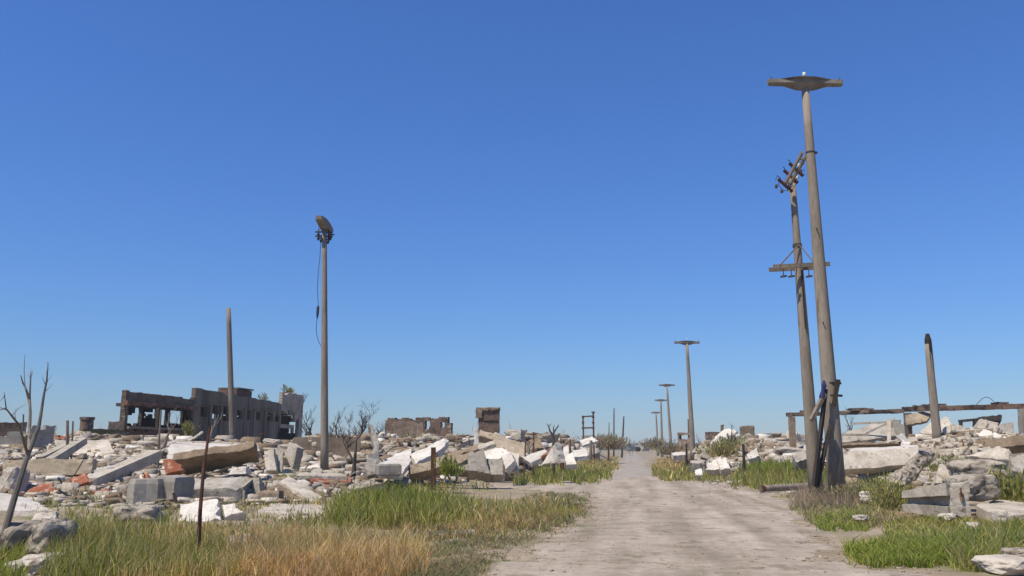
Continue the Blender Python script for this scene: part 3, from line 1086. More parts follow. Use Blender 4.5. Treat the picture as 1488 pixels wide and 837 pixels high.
DL = 41
lp = plain_pole('utility_pole', 'tall concrete pole with its crossarm seen end on, standing in the left rubble', (471.5, 680), (471.5, 330), DL, .20, .115, M['pole'])
tag(lp, cat='utility pole')
mark('the tall left pole', 471, DL)
t_ = P(471.5, 332, DL)
mb = MB()                                           # crossarm pointing along the view, thick middle and tapered ends
R = Matrix.Rotation(math.radians(90), 3, 'Z')
prof = [(-1.3, .05), (-1.3, .24), (-.4, .36), (.4, .36), (1.3, .24), (1.3, .05), (.3, -.14), (-.3, -.14)]
mb.layers([[t_ + R @ Vector((x * s, y, z * s + .06)) for x, z in prof] for y, s in ((-.17, .97), (-.13, 1), (.13, 1), (.17, .97))])
mb.build('crossarm', M['arm'], lp)
for k, (px, py) in enumerate(((463, 337), (463, 343), (467, 346), (478, 338), (478.5, 344), (477, 348), (481, 341))):
    q = P(px, py, DL - .3 + .15 * k)
    mb = MB()
    mb.tube([q + Vector((0, 0, -.17)), q + Vector((0, 0, .16))], .03, 6)
    mb.bar(q + Vector((-.16, 0, 0)), q + Vector((.16, 0, 0)), .07, .07)
    mb.tube([q + Vector((-.02, 0, -.22)), q + Vector((0, 0, -.1))], [.04, .085], 8)
    mb.build('insulator', M['steel'], lp)
mb = MB()
cab = [(466, 350), (465, 372), (462.5, 395), (461, 420), (462.5, 442), (462, 455), (460, 468), (459.5, 482), (462, 494), (466.5, 503)]
mb.tube([P(px, py, DL - .1) for px, py in cab], .014, 6)
cb = mb.build('cable', M['steel'], lp)
mb = MB()
mb.tube([P(462.5, 444, DL - .1), P(462, 447, DL - .1), P(461.5, 456, DL - .1), P(460.8, 463, DL - .1)], [.03, .07, .065, .03], 8)
mb.build('connector', M['steel'], cb)
pp = plain_pole('bare_pole', 'plain grey concrete pole in front of the ruined two storey building', (338, 648), (332, 448), 56, .2, .15, M['darkpole'])
mark('the plain grey pole', 338, 56)
sp = plain_pole('broken_pole', 'broken concrete pole with charred top at the right, before the long blackened beam', (1363, 648), (1348.5, 500), 45, .23, .17, M['pole'])
mb = MB()
q0, q1 = P(1348.8, 504, 45), P(1347.5, 485, 45)
q0 = P(1353, 545, 45)
mb.tube([q0, q0.lerp(q1, .3), q0.lerp(q1, .65), q0.lerp(q1, .85), q1], [.186, .184, .18, .175, .09], 9)
mb.build('charred_tip', M['char'], sp)
mark('the broken charred pole', 1363, 45)
for fp, tp, D, r, lab in (((892, 635), (892.3, 593), 190, .2, 'tallest bare post on the far skyline left of the street'),
                          ((885, 636), (885, 614), 185, .13, 'short bare post with side peg left of the tallest far post'),
                          ((905, 636), (906.5, 605), 200, .26, 'rough bare trunk post just left of the far end of the street'),
                          ((1002.5, 655), (1000.5, 609), 100, .2, 'short grey post directly behind the nearest street pole')):
    plain_pole('bare_post', lab, fp, tp, D, r, r * .6, M['darkbark'], 'bare posts on the skyline')
# steel portal of an old transformer stand
D = 115
o = empty('steel_portal', P(855, 640, D) - Vector((0, 0, .5)), 'rusty steel portal of two posts and two crossbars beside the far left rubble', 'steel frame')
for px, y0 in ((847.2, 604), (862, 599)):
    mb = MB()
    b = P(px + .8, 640, D)
    b.z = gz(b.x, b.y) - .2
    mb.bar(b, P(px, y0, D), .2, .2)
    if px > 850: mb.tube([P(px, 600, D), P(px, 598, D)], .24, 8)
    for yy in (606, 614, 622): mb.box(P(px, yy, D), (.34, .3, .2))
    mb.build('post', M['rust'], o)
for y0, y1 in ((605.5, 604.5), (622, 621.5)):
    mb = MB()
    mb.bar(P(847, y0, D), P(862.5, y1, D), .16, .18)
    mb.build('crossbar', M['rust'], o)

# ------------------------------------------------------------------ the two-storey ruin on the left
A3, B3 = P(178, 640, 69), P(440, 640, 102)
A2, B2 = Vector((A3.x, A3.y, 0)), Vector((B3.x, B3.y, 0))
fd = (B2 - A2).normalized()
fn = Vector((-fd.y, fd.x, 0))
FL = (B2 - A2).length


def fz(px, py, off=0.0):
    a, b = ray(px, py)
    o0 = A2 + fn * off
    t = (a * o0.y - o0.x) / (fd.x - a * fd.y)
    return t, EYE + b * (o0.y + fd.y * t)


def rect(x0, x1, y0, y1, off=0.0):
    t0, zt = fz(x0, (y0 + y1) / 2, off)
    t1, _ = fz(x1, (y0 + y1) / 2, off)
    _, za = fz((x0 + x1) / 2, y0, off)
    _, zb = fz((x0 + x1) / 2, y1, off)
    return t0, t1, zb, za


def inrect(t, z, rs):
    return any(r[0] < t < r[1] and r[2] < z < r[3] for r in rs)


tS = fz(282, 600)[0]                                # where the taller part begins
tE = fz(409, 600)[0]
zL = fz(178, 566)[1]
zM = fz(300, 564)[1]
Z0 = .6
bl = empty('ruined_building', (A2 + B2) / 2 + Vector((0, 0, Z0)), 'sooty two storey ruin with gaping openings behind the rubble at the left', 'building')
wins = [rect(291, 301, 591, 606), rect(307.5, 316.5, 589, 609), rect(324.5, 333, 590, 612), rect(344, 352, 596, 609), rect(358.5, 365, 597, 610), rect(372, 378.5, 598, 611), rect(389, 396.5, 600, 612), rect(400, 406, 603, 613)]
bay = [rect(183, 279, 588, 622)]
mb = MB()
ruin_wall(mb, A2, A2 + fd * tS, Z0, zL, .4, lambda t, z: z > bay[0][3] + rag(t, 1, .25) and z < zL - .05 - .12 * t / tS - max(0, rag(t, 2, .1)) or t > bay[0][1] + rag(z, 9, .3) or t < .5, res=(.2, .1))
mb.build('bay_wall', M['parapet'], bl)
mb = MB()
ruin_wall(mb, A2, A2 + fd * (tS - .1), Z0, bay[0][2], .42, lambda t, z: z < bay[0][2] - .2 + rag(t, 3, .25), res=(.35, .2))
mb.build('lower_wall', M['redwall'], bl)
mb = MB()
ca, cb_ = fz(180, 578), fz(283, 585)
for k in range(28):                                 # bitten cornice of the lower part
    t0, t1 = ca[0] + (cb_[0] - ca[0]) * k / 28, ca[0] + (cb_[0] - ca[0]) * (k + 1) / 28
    h = rnd.uniform(.22, .42)
    z = zL - 1.0
    mb.box(A2 + fd * ((t0 + t1) / 2) - fn * .12 + Vector((0, 0, z - h / 2 + .15)), (rnd.uniform(.3, .5), (t1 - t0) * .97, h), Matrix.Rotation(math.atan2(fd.y, fd.x) - math.pi / 2, 3, 'Z'))
mb.build('cornice', M['redwall'], bl)
mb = MB()
mb.bar(A2 + fd * .2 - fn * .06 + Vector((0, 0, bay[0][2] - .05)), A2 + fd * tS * .93 - fn * .06 + Vector((0, 0, bay[0][2] - .05)), .5, .22, .03)
mb.build('sill', M['brown'], bl)


def main_mask(t, z):
    if inrect(t + rag(z, 51, .12), z + rag(t * 3, 53, .16), wins): return False
    if z > zM - .1 - max(0, .3 * noise.noise((t * .6, 5, 0))) - .45 * (t - tS) / (tE - tS): return False
    if t > tE - .6 and z < 4.2 + rag(t * 2, 6, .8): return False
    return True


mb = MB()
ruin_wall(mb, A2 + fd * tS, A2 + fd * tE, Z0, zM, .4, lambda t, z: main_mask(t + tS, z), res=(.16, .09), jit=.015)
mb.build('front_wall', M['sootwall'], bl)
mb = MB()                                           # parapet band and pilasters standing proud of the wall
Rz = Matrix.Rotation(math.atan2(fd.y, fd.x) - math.pi / 2, 3, 'Z')
mb.box(A2 + fd * ((tS + tE) / 2) - fn * .05 + Vector((0, 0, zM - 1.45)), (.12, tE - tS - .1, .16), Rz)
mb.build('string_course', M['sootwall'], bl)
for px in (304.5, 320, 340, 355.5, 368.5, 384.5):
    t, z = fz(px, 600)
    mb = MB()
    mb.box(A2 + fd * t - fn * .09 + Vector((0, 0, (Z0 + zM - 1.55) / 2)), (.2, .38, zM - 1.55 - Z0), Rz, .01)
    mb.build('pilaster', M['sootwall'], bl)
OFF = 8.0
E0 = A2 + (Vector((ray(183, 600)[0], 1, 0)).normalized() * 14.2)
OFF = (E0 - A2).dot(fn)
te0 = (E0 - A2).dot(fd)
bh = [rect(x0, x1, y0, y1, OFF) for x0, x1, y0, y1 in ((185, 206, 602, 617), (196, 206, 588, 604), (211, 220.5, 599, 607), (221.5, 229, 588, 607), (232, 244.5, 588, 617), (246, 267, 588, 617), (307, 317, 600, 609))]
mb = MB()
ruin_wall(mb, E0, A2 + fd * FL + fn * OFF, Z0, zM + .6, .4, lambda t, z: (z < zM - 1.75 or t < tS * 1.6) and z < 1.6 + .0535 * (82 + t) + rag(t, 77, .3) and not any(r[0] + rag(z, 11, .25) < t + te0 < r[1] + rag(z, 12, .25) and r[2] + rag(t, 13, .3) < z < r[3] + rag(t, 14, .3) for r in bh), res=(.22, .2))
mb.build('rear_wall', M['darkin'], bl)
mb = MB()
ruin_wall(mb, A2 + (E0 - A2).normalized() * .45, E0, Z0, zL - .5, .35, lambda t, z: True, res=(.6, .4))
mb.build('end_wall', M['redwall'], bl)
mb = MB()
zr = bay[0][3] + .3
for q in ([A2 + fd * .3 + fn * .41, A2 + fd * (tS - .05) + fn * .41, A2 + fd * (tS - .05) + fn * 3.3, A2 + (E0 - A2) * (3.3 / OFF) + fd * .4],):
    mb.layers([[p + Vector((0, 0, z)) for p in q] for z in (zr, zr + .3)])
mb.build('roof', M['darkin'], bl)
mb = MB()
q = [A2 + fd * (tS + .05) + fn * .42, A2 + fd * (FL - .32) + fn * .42, A2 + fd * (FL - .32) + fn * (OFF - .05), A2 + fd * (tS + .05) + fn * (OFF - .05)]
mb.layers([[p + Vector((0, 0, z)) for p in q] for z in (zM - 1.7, zM - 1.4)])
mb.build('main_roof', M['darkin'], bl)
for px, off in ((230, 3.5), (244, 5.0), (268, 4.2)):
    t, _ = fz(px, 605, off)
    mb = MB()
    mb.box(A2 + fd * t + fn * off + Vector((0, 0, (Z0 + zr) / 2)), (.3, .3, zr - Z0 - .02), Rz, .02)
    mb.build('column', M['darkin'], bl)
mb = MB()
ruin_wall(mb, A2 + fd * (FL - .3) + fn * .45, A2 + fd * (FL - .3) + fn * (OFF - .45), Z0, zM - 1.72, .35, lambda t, z: not (.2 < t < 1.3 and 3.6 < z < 5.0), res=(.3, .25))
mb.build('far_wall', M['darkin'], bl)
# end bay turned towards the track
c0, c1 = A2 + fd * (tE + .02), P(440, 600, 101)
c1.z = 0
px2m = lambda px: (c0.lerp(c1, (px - 409) / 31.0) - c0).length
LB = (c1 - c0).length
DE = (c0.y + c1.y) / 2
zpx = lambda py: EYE + ray(425, py)[1] * DE


def bay_mask(t, z):
    px = 409 + 31 * t / LB
    if z > zpx(572) + rag(t, 20, .3) - (0 if px > 417 or px < 411 else .2): return False
    if 409 < px < 428 + 2 * rag(z, 21, 1) and zpx(640) < z < zpx(599) + rag(t, 22, .9) and not (zpx(623) < z < zpx(617)): return False
    if 428 < px < 435 and z < zpx(612) + rag(t, 25, .6): return False
    return True


mb = MB()
ruin_wall(mb, c0, c1, Z0, zpx(571), .4, bay_mask, res=(.12, .1))
mb.build('end_bay', M['litpaleplaster'], bl)
t, z = fz(344, 570, 3.0)
t1, _ = fz(366, 570, 3.0)
mb = MB()
ruin_wall(mb, A2 + fd * t + fn * 3, A2 + fd * t1 + fn * 3, zM - 1.45, fz(352, 566.5, 3)[1], 2.2, lambda a, b: True, res=(.4, .3), jit=.02)
rb = mb.build('roof_room', M['redwall'], bl)
mb = MB()
zt = fz(352, 566.5, 3)[1] + .12
mb.box(A2 + fd * ((t + t1) / 2) + fn * 4.0 + Vector((0, 0, zt)), (2.4, (t1 - t) * 1.03, .14), Rz)
mb.build('roof_slab', M['sootwall'], rb)
mark('the sooty two storey ruin', 300, 75)
bb = bush('bush', 419, 577, 100.5, 1.7, 1.5, 420, OLIVE + [((.2, .2, .09), 3)], 'olive bush sprouting from the roof corner of the two storey ruin', leaf=.14)
for px, w, n, l in ((384, 1.6, 130, 'low tuft growing on the parapet of the two storey ruin'),):
    t, z = fz(px, 583, 1.0)
    q = A2 + fd * t + fn * 1.0
    o = bush('roof_weed', px, 583, q.y, w, .9, n, OLIVE, l, 'plant', leaf=.12)
bush('shrub', 277, 640, 70, 1.6, 2.0, 420, OLIVE + GREEN, 'green shrub against the lower wall of the two storey ruin', leaf=.12)


# ------------------------------------------------------------------ other ruined walls
def wall_px(name, label, cat, x0, x1, y0, y1, D0, D1, th, m, holes=(), ragamp=.35, seed=0, res=.25, slope=0.0):
    a, b = P(x0, y1, D0), P(x1, y1, D1)
    D = (D0 + D1) / 2
    zb = min(gz(a.x, a.y), gz(b.x, b.y)) - .2
    zt = EYE + ray((x0 + x1) / 2, y0)[1] * D
    a.z = b.z = 0
    L = (b - a).length
    zz = lambda py: EYE + ray((x0 + x1) / 2, py)[1] * D

    def mask(t, z):
        px = x0 + (x1 - x0) * t / L
        if z > zt - max(0, rag(t, seed, ragamp)) - slope * t / L: return False
        for hx0, hx1, hy0, hy1 in holes:
            if hx0 + rag(z, seed + 2, 1.2) < px < hx1 + rag(z, seed + 3, 1.2) and zz(hy1) < z < zz(hy0) + rag(t, seed + 4, .2): return False
        return True

    mb = MB()
    ruin_wall(mb, a, b, zb, zt + .02, th, mask, res=(res, res))
    return tag(mb.build(name, m), label, cat)


wall_px('ruined_brick_wall', 'ragged dark brick wall with two window holes beyond the dead trees', 'ruin wall', 559, 655, 607, 642, 98, 95, .5, M['ruinbrick'], [(617, 624.5, 611.5, 624.5), (640, 645.5, 614.5, 621.5), (586.5, 588, 616, 624), (650, 657, 600, 616), (558, 562.5, 600, 610), (596, 604, 600, 609.6), (626, 634, 600, 608.8)], ragamp=.45, seed=31, res=.13)
wall_px('eroded_wall', 'pale eroded brick wall standing before the ragged dark brick wall', 'ruin wall', 571, 614, 612, 642, 93, 93, .45, M['palebrick'], ragamp=.5, seed=41, res=.13)
wall_px('brick_remnant', 'low brown brick wall remnant at the far left edge beyond the bare tree', 'ruin wall', -25, 34, 614, 650, 60, 61, .5, M['ruinbrick'], ragamp=.12, seed=51)
wall_px('mossy_wall', 'low mossy olive wall joining the left end of the two storey ruin', 'ruin wall', 118, 180, 624, 650, 64, 67, .4, mat('mossy_wall_plaster', (.13, .115, .055), (.07, .065, .035), (.2, .175, .1), scale=.8, rand=0), ragamp=.1, seed=61)
wall_px('pale_wall_stub', 'short pale wall stub left of the two storey ruin', 'ruin wall', 156, 179, 613, 632, 68, 68.4, .4, M['palebrick'], ragamp=.35, seed=65)
wall_px('plaster_wall', 'grey plaster wall half buried at the left edge behind the bare tree', 'ruin wall', -15, 64, 628, 668, 50, 51, .35, M['grey'], ragamp=.5, seed=71)
wall_px('grey_gable', 'grey gable remnant with crumbled edge left of the two leaning poles of wood', 'ruin wall', 42, 76, 619, 665, 49, 50, .35, M['grey'], ragamp=.9, seed=75)
wall_px('stained_wall', 'brown stained wall behind the foot of the tall left pole', 'ruin wall', 425, 522, 636, 682, 49, 50, .35, M['brown'], [(452, 456, 640, 690)], ragamp=.3, seed=81)
ch = empty('brick_chimney', P(121.5, 645, 66), 'round topped dark brick chimney stump left of the two storey ruin', 'chimney')
mb = MB()
c = P(121.5, 626, 66)
mb.tube([c + Vector((0, .4, -1.5)), c + Vector((0, .4, .9))], [.5, .47], 14)
mb.build('stack', M['ruinbrick'], ch)
mb = MB()
mb.tube([c + Vector((0, .4, .85)), c + Vector((0, .4, 1.05))], .54, 14)
mb.build('rim', M['ruinbrick'], ch)
# brick tower
D = 75
tw = empty('brick_tower', P(708, 645, D), 'square dark brick tower with a broken left corner above the rubble', 'tower')
mb = MB()
b0, b1 = P(693, 640, D), P(725.5, 640, D)
b0.z = b1.z = 0
zt = P(708, 597, D).z
LT = (b1 - b0).length
ruin_wall(mb, b0, b1, 1.0, zt, 2.2, lambda t, z: not (t < .12 + rag(z, 91, .25) and z > zt - 2.4), res=(.13, .13), jit=.02)
mb.build('shaft', M['ruinbrick'], tw)
mb = MB()
c = (b0 + b1) / 2
mb.box(c + Vector((.12, 1.1, zt + .16)), (LT * .9, 2.5, .3), None, .04)
crumble(mb.build('cap_slab', M['brown'], tw).data, .1, .22, 3)
mb = MB()
ruin_wall(mb, b0 + Vector((-.12, -.15, 0)), b0 + Vector((.55, -.15, 0)), zt - .6, P(690, 592.5, D).z, .7, lambda t, z: t < .6 - max(0, rag(z, 95, .5)), res=(.12, .12))
mb.build('broken_pier', M['palebrick'], tw)
mb = MB()
mb.box(c + Vector((.2, -.03, zt - .75)), (LT * .62, .14, .14))
mb.build('ledge', M['ruinbrick'], tw)
mark('the brick tower', 708, 75)

# long blackened beam on posts at the right
lb = empty('beam_on_posts', P(1300, 640, 56), 'long blackened beam resting on broken posts across the right skyline', 'beam')
mb = MB()
pts = [(1143, 602.5, 61), (1190, 601, 60), (1250, 599, 58.5), (1312, 597, 57)]
prev = None
rings = []
for i, (px, py, D) in enumerate(pts):
    c = P(px, py, D)
    for s in ([0] if i == len(pts) - 1 else np.linspace(0, .85, 7)):
        q = c.lerp(P(*pts[i + 1]), s) if i < len(pts) - 1 else c
        rings.append([q + Vector((0, dy + rnd.uniform(-.03, .03), dz + rnd.uniform(-.012, .012))) for dy, dz in ((-.2, -.15), (-.21, .13), (.2, .14), (.2, -.15))])
mb.layers(rings)
crumble(mb.build('beam', M['beamrust'], lb).data, .03, .25, 5)
mb = MB()
rings = []
for s in np.linspace(0, 1, 22):
    q = P(1312.2, 595, 56.9).lerp(P(1515, 589.5, 49), s)
    rings.append([q + Vector((0, dy + rnd.uniform(-.03, .03), dz + rnd.uniform(-.015, .015))) for dy, dz in ((-.2, -.15), (-.21, .15), (.2, .16), (.2, -.15))])
mb.layers(rings)
mb.build('beam', mat('rusty_blackened_beam', (.14, .088, .062), (.06, .042, .034), (.24, .165, .12), scale=.9, bump=.6, bscale=6, rand=0, spots=(.035, .028, .025), spot_at=.52, spot_scale=.7), lb)
for px, py, D, w, m in ((1150.5, 606, 60.6, .38, 'brown'), (1318.5, 600, 56.6, .38, 'beamrust'), (1486, 594, 50, .4, 'grey')):
    mb = MB()
    t_ = P(px, py, D)
    b = P(px + 1.2, py + 40, D)
    b.z = gz(b.x, b.y) - .3
    mb.layers([[b.lerp(t_, s) + Vector((x * w * rnd.uniform(.9, 1.1), y * w * rnd.uniform(.9, 1.1), 0)) for x, y in ((-.5, -.5), (.5, -.5), (.5, .5), (-.5, .5))] for s in np.linspace(0, 1, 8)])
    mb.build('post', M[m], lb)
for px0, px1, y0, D in ((1163, 1178, 600, 60.5), (1232, 1268, 597, 58.5), (1328, 1352, 592.5, 56), (1352, 1376, 591, 55.5), (1442, 1462, 589, 52)):
    mb = MB()
    for k in range(int((px1 - px0) / 5)):
        q = P(px0 + 5 * k + 2, y0 - 2, D)
        mb.box(q, (rnd.uniform(.2, .42), .3, rnd.uniform(.1, .22)), None, .04)
    mb.build('crust', M['beamrust'], lb)
mark('the long blackened beam', 1200, 59)
# collapsed house under the beam
slab('fallen_slab', 'grey fallen roof slab sloping up to the right under the long blackened beam', 'roof slab', [(1222, 630, 55), (1262, 617, 56), (1300, 607, 56.5), (1304, 634, 54.5), (1224, 643, 54)], .3, M['grey'])
hf = empty('collapsed_house', P(1265, 642, 53), 'pale collapsed house frame of thin beams under the long blackened beam', 'house')
for a, b, w in (((1222, 631.5, 53.4), (1262, 632, 53.2), .16), ((1254, 632, 53.3), (1294, 613, 54), .13), ((1292, 612, 53.9), (1292.5, 642, 53.5), .2), ((1240, 615.5, 54.6), (1296, 613.5, 54), .12)):
    mb = MB()
    mb.bar(P(*a), P(*b), w, w, .02)
    mb.build('frame_beam', M['pale'], hf)
wall_px('broken_grey_wall', 'upright grey wall piece right under the rusty middle post', 'ruin wall', 1294, 1316, 611, 645, 55.5, 55, .3, M['grey'], ragamp=.4, seed=101)
slab('shattered_slab', 'tan shattered slab hanging under the beam just left of the broken charred pole', 'concrete slab', [(1315, 603, 56.1), (1340, 597.5, 55.9), (1356, 598, 55.6), (1347, 612, 55.2), (1316, 618, 56)], .25, M['tan'])
o = slab('tilted_slab', 'pale tilted slab with dark end right of the broken charred pole', 'concrete slab', [(1336, 627, 50), (1352, 612, 50), (1378, 604, 50), (1388, 631, 49), (1340, 634, 49)], .4, M['pale'])
sf = empty('black_portal', P(1407, 632, 48), 'small black steel portal standing before the leaning pale blocks', 'steel frame')
for a, b in (((1397, 634, 48), (1396, 611, 48)), ((1415, 634, 48), (1416, 612, 48)), ((1393, 612, 48), (1425, 609, 48))):
    mb = MB()
    mb.bar(P(*a), P(*b), .12, .14, .01)
    mb.build('bar', M['steel'], sf)
slab('black_board', 'charred black board lying on top of the leaning pale blocks', 'board', [(1420, 606, 47.6), (1456, 602, 47.6), (1456, 612, 47.4), (1420, 610, 47.4)], .5, M['char'])
slab('leaning_block', 'leaning pale house block under the right end of the long blackened beam', 'concrete block', [(1417, 634, 46), (1424, 607.5, 46.5), (1452, 613, 46.5), (1451, 632, 46)], .9, M['pale'])
slab('square_panel', 'square pale panel right of the leaning house block', 'concrete panel', [(1452, 616, 46.3), (1474, 613, 46.3), (1475, 633, 46), (1453, 633, 46)], .3, M['grey'])
mb = MB()
mb.tube([P(1419 + 29 * t, 588 - 11 * math.sin(math.pi * t), 51) for t in np.linspace(0, 1, 12)], .018, 6)
tag(mb.build('bent_bar', M['steel']), 'thin arched steel bar rising above the long blackened beam', 'steel bar')


# ------------------------------------------------------------------ the large pieces of the rubble
def G(px, py, off=0.0):
    return gp(px, py).y + off


def face(x0, y0, x1, y1, x2, y2, x3, y3, D, back=0.0):
    """two upper corners then two lower ones; lower edge at distance D, upper edge D + back"""
    return [(x0, y0, D + back), (x1, y1, D + back), (x2, y2, D), (x3, y3, D)]


def S(name, label, cat, pts, D, back, th, m, group=None, **k):
    """pts: upper left, upper right, lower right, lower left in pixels"""
    o = slab(name, label, cat, face(*[c for p in pts for c in p], D, back), th, M[m], group=group, **k)
    mx = sum(p[0] for p in pts) / 4
    mark(MK.get(label, None), mx, D) if label in MK else None
    return o


MK = {}
CSL, CBL, CBE = 'concrete slab', 'concrete block', 'concrete beam'
D = G(60, 694)
MK['long low tan wall lying at the left edge behind the bare leaning tree'] = 'the long tan wall'
S('low_wall', 'long low tan wall lying at the left edge behind the bare leaning tree', 'wall', [(4, 667), (136, 666), (132, 690), (2, 693)], D, .1, .5, 'tan', jit=.05)
MK['long pale beam slanting up to the right across the left rubble'] = 'the slanting pale beam'
o = empty('concrete_beam', P(175, 690, 37), 'long pale beam slanting up to the right across the left rubble', CBE)
mb = MB()
mb.bar(P(129, 703, 34), P(226, 661, 40), .55, .5, .05)
mb.build('beam', M['pale'], o)
mark('the slanting pale beam', 176, 37)
for a, b, l in (((58, 669, 42), (103, 645, 45), 'upper of two pale lintels leaning to the right behind the long tan wall'), ((72, 672, 41), (120, 640, 45), 'lower of two pale lintels leaning to the right behind the long tan wall')):
    mb = MB()
    mb.bar(P(*a), P(*b), .4, .34, .04)
    tag(mb.build('lintel', M['pale']), l, 'lintel')
mark('the two leaning lintels', 88, 43)
MK['pale broken roof slab littered with debris left of the big white slab'] = 'the littered roof slab'
S('roof_slab', 'pale broken roof slab littered with debris left of the big white slab', CSL, [(112, 640), (158, 639), (170, 662), (106, 664)], 47, 3, .3, 'pale')
MK['biggest white sloping slab in the left rubble, below the two storey ruin'] = 'the biggest white slab'
S('white_slab', 'biggest white sloping slab in the left rubble, below the two storey ruin', CSL, [(246, 641), (338, 645), (330, 668), (234, 681)], 41, 6, .35, 'white')
S('roof_edge', 'long thin pale roof edge behind the biggest white slab', CBE, [(250, 638), (424, 645), (424, 649), (250, 643)], 49, .3, .6, 'pale', jit=.06)
MK['brown propped slab showing its shaded underside'] = 'the propped brown slab'
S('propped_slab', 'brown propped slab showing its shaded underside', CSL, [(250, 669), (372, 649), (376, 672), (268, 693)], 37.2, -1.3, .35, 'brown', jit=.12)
S('brick_slab', 'red brick slab end poking out left of the propped brown slab', 'brick slab', [(236, 668), (258, 664), (268, 682), (240, 690)], 36.5, .3, .4, 'redbrick')
S('white_boulder', 'bright white weathered slab lump in the grass beside the thin iron rod', CBL, [(262, 733), (318, 722), (322, 756), (252, 764)], 20, .9, .8, 'white', jit=.16, seg=.18)
S('white_lump', 'smaller white lump right of the bright white slab lump', CBL, [(322, 733), (342, 731), (354, 744), (326, 752)], 20.3, .6, .5, 'white', jit=.1, seg=.15)
mark('the bright white slab lump', 290, 20)
block('concrete_block', 'smooth grey concrete block standing in tall grass at the left', CBL, 177, 226, 699, 744, 25.0, .9, M['grey'], yaw=4, rough=.03)
block('concrete_block', 'tilted dark grey concrete block right against the smooth grey block', CBL, 226, 257, 695, 742, 25.4, 1.0, M['grey'], yaw=-14, tilt=(0, 5), rough=.04)
mark('the two grey blocks', 216, 25)
S('dark_wall', 'long shaded grey wall lying behind the bright white slab lump', 'wall', [(257, 711), (356, 706), (360, 741), (256, 741)], 26.6, -.15, 1.3, 'grey', jit=.1)
S('broken_pier', 'rough dark broken pier at the right end of the long shaded wall', CBL, [(355, 690), (378, 693), (380, 738), (357, 738)], 27, .3, .7, 'rough', jit=.15, seg=.2)
mark('the long shaded wall', 307, 26)
MK['thick grey slab sliding down to the right in front of the tall left pole'] = 'the sliding grey slab'
slab('sliding_slab', 'thick grey slab sliding down to the right in front of the tall left pole', CSL, [(404, 698, 29.5), (419, 689, 31), (470, 722, 28), (457, 731, 26.8)], .3, M['pale'])
slab('shade_edge', 'shaded edge of the sliding grey slab, put in as darker concrete', CSL, [(403, 700, 29.2), (456, 731.5, 26.6), (440, 735, 26.6), (401, 714, 29)], .4, M['brown'])  # separate browner piece painting the shade on the sliding slab's front edge
mark('the sliding grey slab', 436, 28.5)
o = tag(chunk_mesh((pxm(28, 26.5), .6, pxm(20, 26.5)), .1, 9).build('drum_lump', M['brown']), 'barrel shaped brown lump left of the sliding grey slab', 'concrete lump')
o.location = P(394, 735, 26.3)
slab('flat_slab', 'long flat grey slab lying at the edge of the golden grass', CSL, [(372, 741, 21.8), (392, 731, 25), (470, 733, 25), (532, 740, 23.5), (526, 750, 21.8), (440, 752, 20.8)], .3, M['pale'], jit=.15)
mark('the long flat grey slab', 450, 22)
S('flat_slab_step', 'rough broken front edge of rubble below the flat grey slab', CBL, [(405, 744), (462, 745), (470, 756), (402, 757)], 20.8, .5, .5, 'rough', jit=.12, seg=.2)
S('brick_slab', 'bright red brick slab lying flat before the tall left pole', 'brick slab', [(448, 691), (512, 692), (508, 704), (450, 698)], 33.5, 1.2, .25, 'redbrick')
S('pale_lath', 'thin pale slab stacked on the red brick slab', CSL, [(430, 686), (500, 688), (505, 692), (432, 691)], 34, .9, .2, 'pale')
S('low_ledge', 'low curved rubble ledge right of the red brick slab', CBL, [(482, 712), (545, 694), (558, 700), (480, 722)], 31.5, .8, .4, 'rough', jit=.15)
for k, (pts, D, l) in enumerate((
        ([(383, 655), (398, 652), (402, 684), (386, 684)], 40, 'leftmost of the upright pale slabs right of the propped brown slab'),
        ([(399, 650), (412, 656), (410, 686), (401, 686)], 40.5, 'middle upright pale slab right of the propped brown slab'),
        ([(414, 662), (420, 642), (432, 650), (424, 682)], 41, 'tallest leaning pale slab between the propped brown slab and the tall left pole'),
        ([(345, 652), (375, 645), (378, 655), (348, 664)], 42, 'pale slab with red smear on top of the propped brown slab'))):
    S('upright_slab', l, CSL, pts, D, .5, .45, 'pale')
mark('the upright pale slabs', 405, 40)
o = slab('curved_fin', 'tall curved pale grey fin of concrete right of the tall left pole', 'concrete fin', [(537, 614, 37), (543, 622, 36.9), (551, 640, 36.8), (553, 668, 36.6), (546, 688, 36.2), (534, 692, 36), (530, 678, 36.2), (534, 665, 36.4), (545, 650, 36.7), (541, 634, 36.9)], .5, M['grey'], jit=.06)
mark('the curved concrete fin', 543, 36)
slab('white_slab', 'large white slab leaning just right of the curved concrete fin', CSL, [(572, 660, 40), (598, 651, 41), (598, 668, 38), (586, 688, 35.5), (549, 684, 35), (551, 672, 36)], .3, M['white'])
slab('white_slab', 'narrow white slab rising to the right behind the square rusty post', CSL, [(596, 660, 39), (645, 636, 42), (653, 640, 42), (648, 648, 40.5), (602, 675, 37.5)], .4, M['white'])
mark('the large white leaning slab', 580, 37)
block('wedge_block', 'dark grey wedge block in front of the large white leaning slab', CBL, 545, 578, 675, 692, 34, .9, M['grey'], yaw=20, rough=.08)
S('long_beam', 'long tan beam rising to the right behind the square rusty post', CBE, [(592, 676), (690, 654), (691, 668), (594, 690)], 37, .3, .6, 'tan', jit=.08)
S('broken_beam', 'broken tan beam lying on top of the long tan beam', CBE, [(630, 664), (694, 645), (695, 653), (634, 672)], 39, .3, .6, 'brown', jit=.1)
mark('the long tan beam', 640, 37)
S('upright_block', 'big upright grey slab behind the brown corner post', CSL, [(679, 659), (703, 652), (713, 689), (680, 684)], 36.5, .6, .7, 'grey')
S('upright_block', 'second upright grey slab just left of the brown corner post', CSL, [(701, 664), (732, 668), (731, 690), (712, 690)], 36.8, .5, .6, 'grey')
